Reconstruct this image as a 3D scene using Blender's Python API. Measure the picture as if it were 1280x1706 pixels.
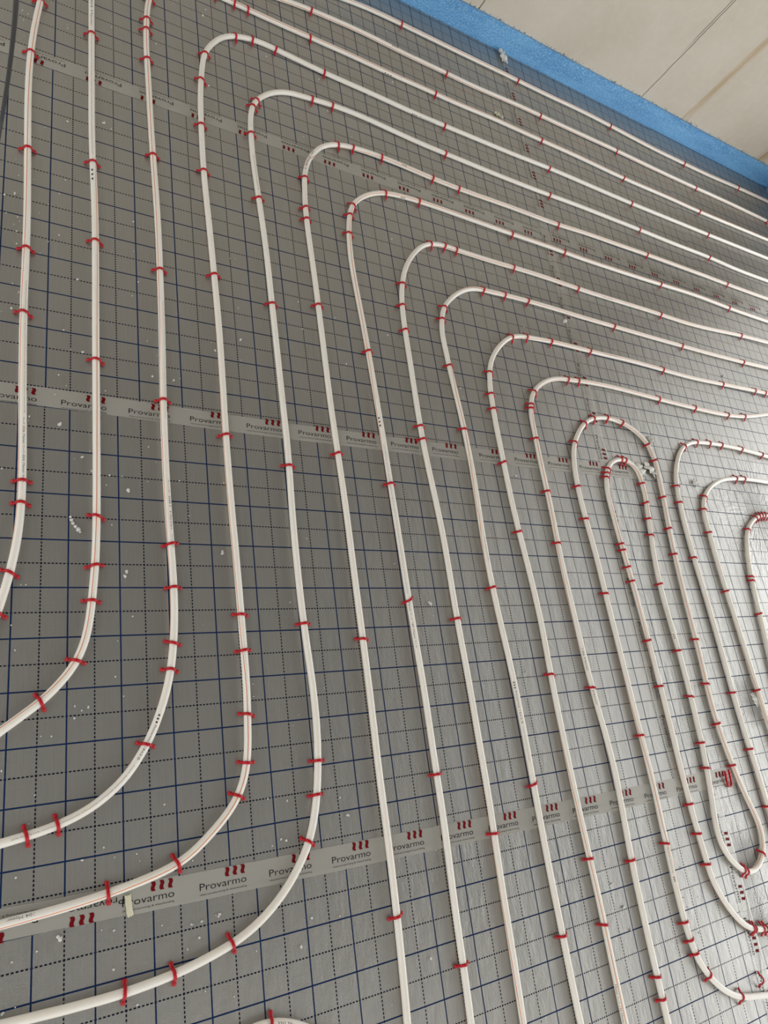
import bpy, bmesh, math, random
from mathutils import Vector, Matrix, Quaternion
random.seed(7)
for o in list(bpy.data.objects): bpy.data.objects.remove(o)
C = bpy.context.scene.collection
SC = bpy.context.scene

# ---------------------------------------------------------------- camera
cam_d = bpy.data.cameras.new('camera')
cam = bpy.data.objects.new('camera', cam_d); C.objects.link(cam)
cam_d.sensor_fit = 'VERTICAL'; cam_d.sensor_height = 36.0
cam_d.lens = 1182.96 / 1706 * 36.0
cam_d.clip_start = 0.02; cam_d.clip_end = 60
RX = (0.853544, -0.134627, 0.503327)
RY = (0.057033, -0.936093, -0.347097)
RZ = (0.517890, 0.324969, -0.791319)
cam.matrix_world = Matrix(((RX[0], -RY[0], -RZ[0], -0.10474), (RX[1], -RY[1], -RZ[1], -0.50525),
                           (RX[2], -RY[2], -RZ[2], 1.49464), (0, 0, 0, 1)))
SC.camera = cam

# ---------------------------------------------------------------- light
world = bpy.data.worlds.new('world'); SC.world = world; world.use_nodes = True
bg = world.node_tree.nodes['Background']
bg.inputs[0].default_value = (1.0, 0.98, 0.95, 1); bg.inputs[1].default_value = 1.14

def area(name, loc, target, sx, sy, power, col):
    d = bpy.data.lights.new(name, 'AREA'); d.shape = 'RECTANGLE'; d.size = sx; d.size_y = sy
    d.energy = power; d.color = col
    o = bpy.data.objects.new(name, d); C.objects.link(o); o.location = loc
    o.rotation_euler = (Vector(target) - Vector(loc)).to_track_quat('-Z', 'Y').to_euler()
    return o
# daylight through the glazed opening in the right-hand wall
area('window_daylight', (4.75, -0.55, 1.0), (1.0, 0.75, 0.1), 4.2, 1.6, 40, (0.94, 0.97, 1.0))

SC.view_settings.view_transform = 'Standard'; SC.view_settings.look = 'None'
SC.view_settings.exposure = 0.24; SC.view_settings.gamma = 1.0
SC.view_settings.use_curve_mapping = False

# ---------------------------------------------------------------- helpers
def link(name, me, mat=None, parent=None):
    o = bpy.data.objects.new(name, me); C.objects.link(o)
    if mat is not None:
        for m in (mat if isinstance(mat, (list, tuple)) else [mat]): me.materials.append(m)
    if parent: o.parent = parent
    return o
def tag(o, label, cat, group=None):
    o['label'] = label; o['category'] = cat
    if group: o['group'] = group
    return o
def struct(name, me, mat):
    o = link(name, me, mat); o['kind'] = 'structure'; return o
def box_mesh(x0, x1, y0, y1, z0, z1, bevel=0):
    bm = bmesh.new(); bmesh.ops.create_cube(bm, size=1)
    for v in bm.verts:
        v.co = Vector((x0 + (v.co.x + .5) * (x1 - x0), y0 + (v.co.y + .5) * (y1 - y0), z0 + (v.co.z + .5) * (z1 - z0)))
    if bevel: bmesh.ops.bevel(bm, geom=bm.edges[:], offset=bevel, segments=2, affect='EDGES')
    me = bpy.data.meshes.new('box'); bm.to_mesh(me); bm.free(); return me
def pydata(verts, faces, smooth=False):
    me = bpy.data.meshes.new('m'); me.from_pydata([tuple(v) for v in verts], [], faces); me.update()
    if smooth:
        for p in me.polygons: p.use_smooth = True
    return me

class NT:
    """small node graph helper"""
    def __init__(s, name):
        s.m = bpy.data.materials.new(name); s.m.use_nodes = True
        s.t = s.m.node_tree; s.p = s.t.nodes['Principled BSDF']
    def n(s, kind, **kw):
        d = s.t.nodes.new(kind)
        for k, v in kw.items(): setattr(d, k, v)
        return d
    def put(s, sock, v):
        if hasattr(v, 'is_output'): s.t.links.new(v, sock)
        elif v is not None: sock.default_value = v
    def math(s, op, a, b=None, c=None):
        d = s.n('ShaderNodeMath', operation=op)
        s.put(d.inputs[0], a); s.put(d.inputs[1], b)
        if c is not None: s.put(d.inputs[2], c)
        return d.outputs[0]
    def mix(s, f, a, b):
        d = s.n('ShaderNodeMix', data_type='RGBA')
        s.put(d.inputs[0], f); s.put(d.inputs[6], a); s.put(d.inputs[7], b); return d.outputs[2]
    def ramp(s, v, lo, hi, a=0., b=1.):
        d = s.n('ShaderNodeMapRange'); d.clamp = True
        s.put(d.inputs[0], v); d.inputs[1].default_value = lo; d.inputs[2].default_value = hi
        d.inputs[3].default_value = a; d.inputs[4].default_value = b; return d.outputs[0]
    def noise(s, vec, scale, detail=2, rough=.5):
        d = s.n('ShaderNodeTexNoise'); s.put(d.inputs['Vector'], vec)
        d.inputs['Scale'].default_value = scale; d.inputs['Detail'].default_value = detail
        d.inputs['Roughness'].default_value = rough; return d.outputs[0]
    def mapping(s, vec, scale=(1, 1, 1), rot=(0, 0, 0)):
        d = s.n('ShaderNodeMapping'); s.put(d.inputs[0], vec)
        d.inputs['Scale'].default_value = scale; d.inputs['Rotation'].default_value = rot; return d.outputs[0]
    def bump(s, h, strength, dist, nrm=None):
        d = s.n('ShaderNodeBump'); d.inputs['Strength'].default_value = strength; d.inputs['Distance'].default_value = dist
        s.put(d.inputs['Height'], h)
        if nrm is not None: s.put(d.inputs['Normal'], nrm)
        return d.outputs[0]
    def obj(s):
        return s.n('ShaderNodeTexCoord').outputs['Object']
    def xyz(s, v):
        d = s.n('ShaderNodeSeparateXYZ'); s.put(d.inputs[0], v); return d.outputs
    def set(s, **kw):
        for k, v in kw.items(): s.put(s.p.inputs[k.replace('_', ' ')], v)
        return s.m

def simple(name, col, rough=.5, **kw):
    a = NT(name); a.set(Base_Color=(*col, 1), Roughness=rough)
    for k, v in kw.items(): a.put(a.p.inputs[k.replace('_', ' ')], v)
    return a.m

# ---------------------------------------------------------------- materials
NAVY = (0.006, 0.024, 0.085, 1); INK = (0.005, 0.008, 0.022, 1)
def foil(name, ax, bx, ay, by, wrinkle=0.0, pucks=()):
    """printed laying film: solid lines every 10 cm, dashed lines in between, woven silver backing"""
    a = NT(name); ob = a.obj(); X, Y, Z = a.xyz(ob)
    u = a.math('DIVIDE', a.math('SUBTRACT', X, ax), bx)
    v = a.math('DIVIDE', a.math('SUBTRACT', Y, ay), by)
    def dist(t, off):     # metres to the nearest line
        f = a.math('FRACT', a.math('ADD', t, 0.5 + off))
        return a.math('MULTIPLY', a.math('ABSOLUTE', a.math('SUBTRACT', f, 0.5)), .1)
    def band(d, half): return a.ramp(d, half - .0002, half + .0002, 1, 0)
    def dash(t): return a.math('LESS_THAN', a.math('FRACT', a.math('ADD', a.math('MULTIPLY', t, 14), .32)), .64)
    us, ud, vs, vd = dist(u, 0), dist(u, .5), dist(v, 0), dist(v, .5)
    solid = a.math('MAXIMUM', band(us, .0015), band(vs, .0015))
    dash1 = a.math('MULTIPLY', band(ud, .00135), dash(v)); dash2 = a.math('MULTIPLY', band(vd, .00135), dash(u))
    dot = band(a.math('SQRT', a.math('ADD', a.math('POWER', ud, 2), a.math('POWER', vd, 2))), .0022)
    dashed = a.math('MAXIMUM', a.math('MAXIMUM', dash1, dash2), dot)
    streak = a.noise(a.mapping(ob, (260, 9, 1)), 1, 3, .6)
    blotch = a.noise(ob, 3.2, 3)
    fine = a.noise(ob, 420, 2)
    clear = a.math('SUBTRACT', 1.0, a.math('MAXIMUM', solid, dashed))
    base = a.mix(a.ramp(streak, .3, .7), (0.375, 0.372, 0.352, 1), (0.415, 0.412, 0.392, 1))
    base = a.mix(a.ramp(blotch, .35, .7, 0, .35), base, (0.42, 0.41, 0.38, 1))
    # woven reinforcement seen through the film: diagonal lattice, 2.6 mm pitch
    w1 = a.math('SINE', a.math('MULTIPLY', a.math('ADD', X, Y), 1500.0))
    w2 = a.math('SINE', a.math('MULTIPLY', a.math('SUBTRACT', X, Y), 1500.0))
    weave = a.math('MULTIPLY', w1, w2)
    base = a.mix(a.ramp(weave, .1, .8, 0, .30), base, (0.52, 0.51, 0.48, 1))
    col = a.mix(dashed, base, INK); col = a.mix(solid, col, NAVY)
    wr = a.noise(a.mapping(ob, (38, 11, 1)), 1, 4, .62)
    nrm = a.bump(weave, .25, .0004)
    nrm = a.bump(fine, .16, .0012, nrm)
    nrm = a.bump(wr, .22 + .6 * wrinkle, .006 + .003 * wrinkle, nrm)
    for (cx, cy, rad) in pucks:      # film gathered towards a cluster of clips
        dx = a.math('SUBTRACT', X, cx); dy = a.math('SUBTRACT', Y, cy)
        r = a.math('SQRT', a.math('ADD', a.math('POWER', dx, 2), a.math('POWER', dy, 2)))
        ang = a.math('ARCTAN2', dy, dx)
        cmb = a.n('ShaderNodeCombineXYZ'); a.put(cmb.inputs[0], a.math('MULTIPLY', ang, 8.0)); a.put(cmb.inputs[1], a.math('MULTIPLY', r, 9.0))
        h = a.math('MULTIPLY', a.noise(cmb.outputs[0], 1.6, 3, .6), a.ramp(r, .01, rad, 1, 0))
        nrm = a.bump(h, .8, .015, nrm)
    rough = a.ramp(fine, .3, .7, .30, .42)
    return a.set(Base_Color=col, Roughness=rough, Metallic=a.math('MULTIPLY', clear, .70), Normal=nrm,
                 Specular_IOR_Level=a.math('ADD', a.math('MULTIPLY', clear, .45), .12))

def pipe_mats():
    a = NT('pipe_white'); ob = a.obj()
    c = a.mix(a.ramp(a.noise(ob, 6, 2), .35, .7), (0.88, 0.84, 0.77, 1), (0.90, 0.87, 0.815, 1))
    m1 = a.set(Base_Color=c, Roughness=.30, Subsurface_Weight=.55, Subsurface_Scale=.012, Subsurface_Radius=(1.0, .8, .6), Coat_Weight=.15, Coat_Roughness=.15,
               Normal=a.bump(a.noise(ob, 260, 2), .05, .001))
    m2 = simple('pipe_orange_stripe', (0.72, 0.19, 0.03), .4)
    m3 = simple('pipe_print_black', (0.035, 0.035, 0.04), .5)
    return m1, m2, m3
M_PIPE, M_STRIPE, M_PRINT = pipe_mats()

def clip_mat():
    a = NT('clip_red'); ob = a.obj()
    c = a.mix(a.ramp(a.noise(ob, 160, 2), .3, .7), (0.38, 0.004, 0.012, 1), (0.58, 0.006, 0.016, 1))
    return a.set(Base_Color=c, Roughness=.36, Specular_IOR_Level=.4)
M_CLIP = clip_mat()

def tape_mat(name, alpha, col=(0.55, 0.54, 0.49, 1), metal=.15):
    a = NT(name); ob = a.obj()
    nrm = a.bump(a.noise(a.mapping(ob, (14, 60, 1)), 1, 3), .22, .003)
    return a.set(Base_Color=col, Roughness=.26, Alpha=alpha, Metallic=metal, Normal=nrm, Specular_IOR_Level=.5)
M_TAPE = tape_mat('tape_film', .74); M_TAPE_THIN = tape_mat('tape_film_thin', .45, (0.62, 0.61, 0.57, 1), .5)
M_LOGO = simple('logo_red', (0.17, 0.005, 0.009), .7, Specular_IOR_Level=.1); M_LETTER = simple('logo_black', (0.015, 0.015, 0.017), .7, Specular_IOR_Level=.1)
M_CABLE = simple('cable_rubber', (0.055, 0.058, 0.06), .45)

def crumb_mat():
    a = NT('polystyrene_white'); ob = a.obj()
    return a.set(Base_Color=a.mix(a.ramp(a.noise(ob, 900, 2), .3, .7), (0.62, 0.62, 0.59, 1), (0.86, 0.86, 0.84, 1)), Roughness=.6)
M_CRUMB = crumb_mat()
M_CREAM = simple('cream_foam', (0.72, 0.70, 0.52), .7)
M_FILM = simple('crumpled_film', (0.86, 0.86, 0.80), .4)

def strip_mat():
    a = NT('blue_foam'); ob = a.obj()
    cells = a.n('ShaderNodeTexVoronoi'); a.put(cells.inputs['Vector'], ob); cells.inputs['Scale'].default_value = 300
    big = a.noise(a.mapping(ob, (5, 5, 22)), 1, 3)
    c = a.mix(a.ramp(big, .35, .65), (0.07, 0.28, 0.60, 1), (0.12, 0.38, 0.72, 1))
    c = a.mix(a.ramp(a.noise(ob, 210, 2, .75), .50, .66, 0, .85), c, (0.42, 0.68, 0.93, 1))
    return a.set(Base_Color=c, Roughness=.42, Normal=a.bump(cells.outputs[0], .35, .002), Sheen_Weight=.1)
M_BLUE = strip_mat()

def wall_mat():
    a = NT('wall_plaster'); ob = a.obj(); X, Y, Z = a.xyz(ob)
    n1 = a.noise(ob, 2.2, 4); n2 = a.noise(ob, 28, 4)
    c = a.mix(a.ramp(n1, .3, .7), (0.56, 0.505, 0.415, 1), (0.655, 0.605, 0.52, 1))
    c = a.mix(a.ramp(n2, .45, .8, 0, .3), c, (0.70, 0.65, 0.565, 1))
    # open joints between the wall elements, one metre apart
    wob = a.math('MULTIPLY', a.math('SUBTRACT', a.noise(a.mapping(ob, (1, 1, 9)), 1, 4, .7), .5), .018)
    for (jx, half) in ((1.617, .0016), (2.618, .0013), (3.590, .0016)):
        d = a.math('ABSOLUTE', a.math('SUBTRACT', a.math('ADD', X, wob), jx))
        c = a.mix(a.ramp(d, half, half + .0016, .9, 0), c, (0.055, 0.045, 0.035, 1))
    d = a.math('ABSOLUTE', a.math('SUBTRACT', a.math('ADD', X, a.math('MULTIPLY', wob, 1.3)), 2.606))
    up = a.ramp(Z, .33, .45)
    c = a.mix(a.math('MULTIPLY', a.ramp(d, .0012, .003, .85, 0), up), c, (0.07, 0.06, 0.045, 1))
    # rusty run-off streaks
    for (jx, wd, am) in ((2.940, .028, .75), (2.926, .009, .5), (3.60, .05, .8)):
        d = a.math('ABSOLUTE', a.math('SUBTRACT', a.math('ADD', X, a.math('MULTIPLY', wob, .6)), jx))
        k = a.math('MULTIPLY', a.ramp(d, 0, wd, am, 0), a.ramp(a.noise(a.mapping(ob, (60, 1, 6)), 1, 3), .3, .6, .35, 1))
        c = a.mix(k, c, (0.42, 0.285, 0.125, 1))
    # dark specks low on the wall
    sp = a.ramp(a.noise(a.mapping(ob, (55, 1, 32)), 1, 3, .7), .70, .74)
    for (px, pz, r) in ((1.98, .13, .07), (2.16, .34, .05), (2.17, .15, .035), (1.64, .11, .05)):
        dx = a.math('SUBTRACT', X, px); dz = a.math('SUBTRACT', Z, pz)
        rr = a.math('SQRT', a.math('ADD', a.math('POWER', dx, 2), a.math('POWER', dz, 2)))
        c = a.mix(a.math('MULTIPLY', sp, a.ramp(rr, r * .5, r, .85, 0)), c, (0.09, 0.075, 0.055, 1))
    lo = a.math('MULTIPLY', a.ramp(a.noise(a.mapping(ob, (95, 1, 60)), 1, 2, .7), .56, .62), a.ramp(Z, .104, .114, .9, 0))
    c = a.mix(lo, c, (0.06, 0.055, 0.045, 1))
    nrm = a.bump(a.noise(ob, 9, 5, .6), .35, .012)
    return a.set(Base_Color=c, Roughness=.62, Normal=nrm)
M_WALL = wall_mat()
M_SLAB = simple('concrete_slab', (0.30, 0.29, 0.27), .85)
M_CEIL = simple('ceiling_concrete', (0.24, 0.23, 0.215), .8)

# ---------------------------------------------------------------- measured layout, floor coordinates (0.1 mm for pipes, mm elsewhere)
PIPES = {
 'S1': '-569,-2659 -512,-2467 -456,-2275 -400,-2083 -344,-1891 -290,-1698 -238,-1505 -187,-1312 -140,-1117 -95,-922 -55,-726 -19,-529 13,-332 39,-133 61,66 77,265 89,465 97,665 102,865 104,1065 104,1265 101,1465 98,1665 94,1865 89,2065 84,2265 79,2465 73,2665 68,2866 62,3066 57,3266 52,3466 47,3666 43,3866 39,4066 35,4266 31,4466 28,4666 26,4866 24,5066 22,5266 21,5466 21,5667 21,5867 22,6067 23,6267 24,6467 25,6667 26,6867 26,7067 26,7267 26,7468 24,7668 23,7868 20,8068 17,8268 14,8468 10,8668 6,8868 2,9068 -2,9268 -7,9468 -11,9668 -16,9869 -21,10069 -25,10269 -30,10469 -34,10669 -38,10869 -42,11069 -45,11269 -48,11469 -49,11669 -50,11869 -50,12069 -48,12270 -45,12470 -40,12670 -34,12870 -25,13070 -15,13269 -3,13469 11,13669 27,13868 45,14068 65,14267 85,14466 108,14665 131,14863 155,15062 179,15261 204,15459 229,15658 255,15856 280,16055 306,16253 331,16452 357,16650 383,16849 409,17047 434,17246 460,17444',
 'S2': '-1699,-4737 -1531,-4628 -1362,-4519 -1193,-4409 -1024,-4300 -856,-4189 -688,-4079 -521,-3967 -356,-3853 -191,-3737 -28,-3620 136,-3503 299,-3385 460,-3265 614,-3136 758,-2996 893,-2846 1016,-2688 1124,-2518 1213,-2338 1282,-2149 1333,-1955 1372,-1757 1400,-1558 1422,-1358 1442,-1158 1460,-958 1476,-758 1489,-557 1500,-356 1508,-155 1514,46 1519,247 1522,448 1524,649 1525,850 1526,1051 1527,1252 1527,1453 1527,1654 1527,1856 1527,2057 1526,2258 1526,2459 1526,2660 1525,2861 1525,3062 1524,3263 1523,3464 1523,3665 1522,3866 1521,4068 1520,4269 1520,4470 1519,4671 1518,4872 1518,5073 1518,5274 1517,5475 1517,5676 1517,5877 1517,6078 1518,6280 1518,6481 1518,6682 1518,6883 1517,7084 1517,7285 1516,7486 1515,7687 1513,7888 1511,8089 1508,8290 1505,8491 1501,8693 1496,8894 1491,9095 1485,9296 1479,9497 1473,9698 1466,9899 1460,10100 1454,10301 1449,10502 1445,10703 1441,10904 1439,11105 1436,11306 1435,11507 1434,11708 1433,11909 1433,12110 1433,12311 1433,12512 1433,12713 1433,12915 1433,13116 1433,13317 1433,13518 1433,13719 1434,13920 1434,14121 1434,14322 1434,14523 1434,14724 1434,14925 1434,15127 1435,15328 1435,15529 1435,15730 1435,15931 1435,16132 1435,16333 1435,16534 1435,16735 1436,16936 1436,17137 1436,17339 1436,17540 1436,17741 1436,17942 1436,18143 1437,18344 1437,18545 1437,18746',
 'S3': '-1929,-5717 -1729,-5701 -1529,-5684 -1330,-5668 -1130,-5650 -931,-5633 -731,-5614 -532,-5593 -333,-5570 -134,-5545 64,-5518 262,-5490 460,-5461 657,-5424 852,-5378 1044,-5320 1232,-5251 1413,-5167 1587,-5066 1752,-4953 1907,-4827 2050,-4686 2179,-4533 2296,-4371 2405,-4203 2503,-4028 2591,-3848 2670,-3664 2742,-3477 2807,-3288 2864,-3096 2912,-2902 2951,-2705 2982,-2507 3007,-2309 3028,-2110 3044,-1910 3056,-1710 3064,-1510 3069,-1310 3070,-1109 3069,-909 3065,-709 3060,-509 3053,-309 3046,-108 3039,92 3032,292 3025,492 3019,692 3014,892 3009,1093 3005,1293 3002,1493 3000,1693 2998,1894 2997,2094 2996,2294 2996,2495 2996,2695 2996,2895 2997,3095 2998,3296 3000,3496 3002,3696 3005,3896 3008,4097 3012,4297 3015,4497 3019,4697 3022,4898 3025,5098 3028,5298 3030,5499 3032,5699 3033,5899 3034,6099 3035,6300 3036,6500 3037,6700 3037,6900 3038,7101 3038,7301 3038,7501 3038,7702 3037,7902 3036,8102 3035,8302 3033,8503 3030,8703 3027,8903 3024,9103 3019,9304 3015,9504 3009,9704 3004,9904 2998,10104 2992,10305 2986,10505 2980,10705 2974,10905 2968,11105 2963,11306 2958,11506 2953,11706 2949,11906 2946,12107 2942,12307 2939,12507 2936,12707 2933,12908 2930,13108 2926,13308 2923,13508 2920,13709 2916,13909 2913,14109 2909,14309 2906,14510 2904,14710 2903,14910 2904,15110 2907,15311 2912,15511 2920,15711 2931,15911 2944,16111 2958,16311 2976,16510 3002,16709 3038,16906 3086,17100 3147,17291 3224,17476 3315,17654 3421,17823 3547,17979 3694,18115 3859,18228 4038,18317 4227,18383 4423,18425 4622,18440 4823,18433 5022,18415 5222,18402 5422,18396 5622,18395 5823,18392 6023,18388 6223,18383 6423,18379 6623,18375 6824,18372 7024,18370 7224,18369 7425,18368 7625,18369 7825,18370 8025,18372 8226,18374 8426,18376 8626,18377 8826,18379 9027,18380 9227,18380 9427,18380 9628,18380 9828,18379 10028,18376 10228,18373 10429,18370 10629,18365 10829,18360 11029,18355 11229,18350 11430,18346 11630,18343 11830,18341 12031,18340 12231,18341 12431,18342 12631,18343 12832,18344 13032,18345 13232,18345 13432,18344 13633,18342 13833,18339 14033,18337 14233,18335 14434,18333 14634,18334 14834,18336 15035,18339 15235,18345 15435,18352 15635,18360 15835,18367 16035,18374 16236,18380 16436,18385 16636,18388 16836,18388 17037,18388 17237,18386 17437,18383 17637,18380 17838,18377 18038,18375 18238,18373 18438,18372 18639,18371 18839,18371 19039,18371 19239,18371 19440,18372 19640,18373 19840,18373 20041,18373 20241,18373 20441,18372 20641,18371 20842,18369 21042,18367 21242,18363 21442,18359 21643,18354 21843,18349 22043,18343 22243,18336 22443,18329 22644,18323 22844,18316 23044,18309 23244,18303 23444,18297 23644,18292 23845,18288 24045,18284 24245,18282 24445,18280 24646,18280 24846,18280 25046,18281 25247,18283 25447,18286 25647,18288 25847,18291 26048,18294 26248,18297 26448,18300 26648,18302 26849,18304 27049,18305 27249,18306 27449,18306 27650,18305 27850,18304 28050,18303 28251,18301 28451,18299 28651,18297 28851,18295 29052,18294 29252,18293 29452,18293 29652,18294 29853,18295 30053,18297 30253,18300 30454,18304 30654,18308 30854,18313 31054,18318 31254,18324 31455,18329 31655,18335 31855,18341 32055,18347 32255,18354 32456,18359 32656,18365 32856,18371 33056,18377 33256,18382 33457,18388 33657,18393 33857,18399 34057,18404 34257,18409 34458,18415 34658,18420 34858,18425 35058,18430 35258,18436 35459,18441 35659,18446 35859,18452 36059,18457 36259,18462 36460,18467 36660,18473 36860,18478 37060,18483 37260,18489 37461,18494 37661,18499 37861,18504 38061,18510 38261,18515 38462,18520 38662,18526',
 'S4': '-1889,-6860 -1689,-6851 -1489,-6842 -1289,-6834 -1089,-6825 -889,-6816 -689,-6807 -489,-6798 -289,-6789 -89,-6780 110,-6770 310,-6760 510,-6749 710,-6737 910,-6723 1109,-6706 1308,-6687 1507,-6665 1706,-6640 1904,-6612 2102,-6581 2299,-6547 2495,-6508 2690,-6462 2881,-6403 3066,-6327 3242,-6231 3408,-6120 3568,-6000 3724,-5874 3873,-5741 4013,-5598 4138,-5442 4245,-5273 4329,-5091 4392,-4901 4436,-4706 4466,-4509 4487,-4309 4500,-4110 4512,-3910 4522,-3710 4531,-3510 4537,-3310 4541,-3110 4543,-2910 4543,-2710 4541,-2510 4539,-2309 4537,-2109 4534,-1909 4531,-1709 4529,-1509 4526,-1309 4524,-1109 4521,-909 4518,-709 4514,-508 4510,-308 4506,-108 4502,92 4497,292 4492,492 4488,692 4484,892 4480,1092 4477,1292 4474,1493 4472,1693 4470,1893 4469,2093 4467,2293 4467,2493 4467,2693 4467,2893 4468,3094 4469,3294 4471,3494 4473,3694 4475,3894 4477,4094 4478,4294 4480,4494 4482,4695 4483,4895 4483,5095 4483,5295 4483,5495 4482,5695 4480,5895 4478,6095 4475,6296 4471,6496 4467,6696 4462,6896 4457,7096 4452,7296 4448,7496 4443,7696 4438,7896 4433,8096 4428,8296 4423,8496 4418,8697 4412,8897 4406,9097 4399,9297 4392,9497 4385,9697 4379,9897 4372,10097 4367,10297 4362,10497 4359,10697 4357,10897 4355,11097 4355,11297 4355,11498 4357,11698 4359,11898 4361,12098 4364,12298 4368,12498 4372,12698 4377,12898 4383,13098 4389,13298 4397,13498 4407,13698 4419,13898 4434,14098 4451,14297 4471,14496 4493,14695 4516,14894 4542,15092 4575,15290 4620,15485 4683,15675 4762,15858 4856,16035 4959,16206 5074,16370 5203,16523 5349,16660 5512,16776 5688,16870 5874,16944 6066,17001 6262,17042 6460,17067 6660,17076 6860,17071 7060,17056 7259,17038 7458,17021 7658,17007 7858,16991 8057,16975 8257,16959 8456,16945 8656,16932 8856,16921 9056,16912 9256,16905 9456,16899 9656,16895 9856,16891 10056,16887 10256,16882 10456,16876 10656,16869 10856,16861 11056,16852 11256,16843 11456,16833 11656,16823 11856,16814 12056,16806 12256,16799 12456,16794 12656,16790 12856,16788 13056,16788 13256,16788 13456,16789 13656,16791 13857,16793 14057,16794 14257,16796 14457,16797 14657,16798 14857,16798 15057,16799 15258,16799 15458,16800 15658,16800 15858,16801 16058,16801 16258,16802 16458,16804 16658,16806 16859,16809 17059,16812 17259,16816 17459,16820 17659,16826 17859,16832 18059,16838 18259,16844 18459,16850 18659,16856 18859,16861 19059,16865 19259,16868 19460,16870 19660,16870 19860,16870 20060,16869 20260,16867 20460,16865 20660,16862 20860,16859 21061,16856 21261,16853 21461,16851 21661,16848 21861,16845 22061,16843 22261,16840 22461,16838 22661,16836 22862,16834 23062,16832 23262,16831 23462,16830 23662,16829 23862,16829 24062,16829 24263,16829 24463,16830 24663,16831 24863,16833 25063,16835 25263,16837 25463,16840 25663,16842 25864,16845 26064,16848 26264,16851 26464,16854 26664,16856 26864,16859 27064,16861 27264,16864 27464,16866 27665,16869 27865,16871 28065,16873 28265,16876 28465,16878 28665,16880 28865,16883 29065,16885 29266,16888 29466,16890 29666,16893 29866,16896 30066,16899 30266,16902 30466,16905 30666,16909 30866,16912 31067,16916 31267,16919 31467,16923 31667,16927 31867,16930 32067,16934 32267,16938 32467,16941 32667,16945 32867,16948 33068,16952 33268,16956 33468,16959 33668,16963 33868,16966 34068,16970 34268,16974 34468,16977 34668,16981 34869,16984 35069,16988 35269,16991 35469,16995 35669,16999 35869,17002 36069,17006 36269,17009 36469,17013 36669,17016 36870,17020 37070,17024 37270,17027 37470,17031 37670,17034 37870,17038',
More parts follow.
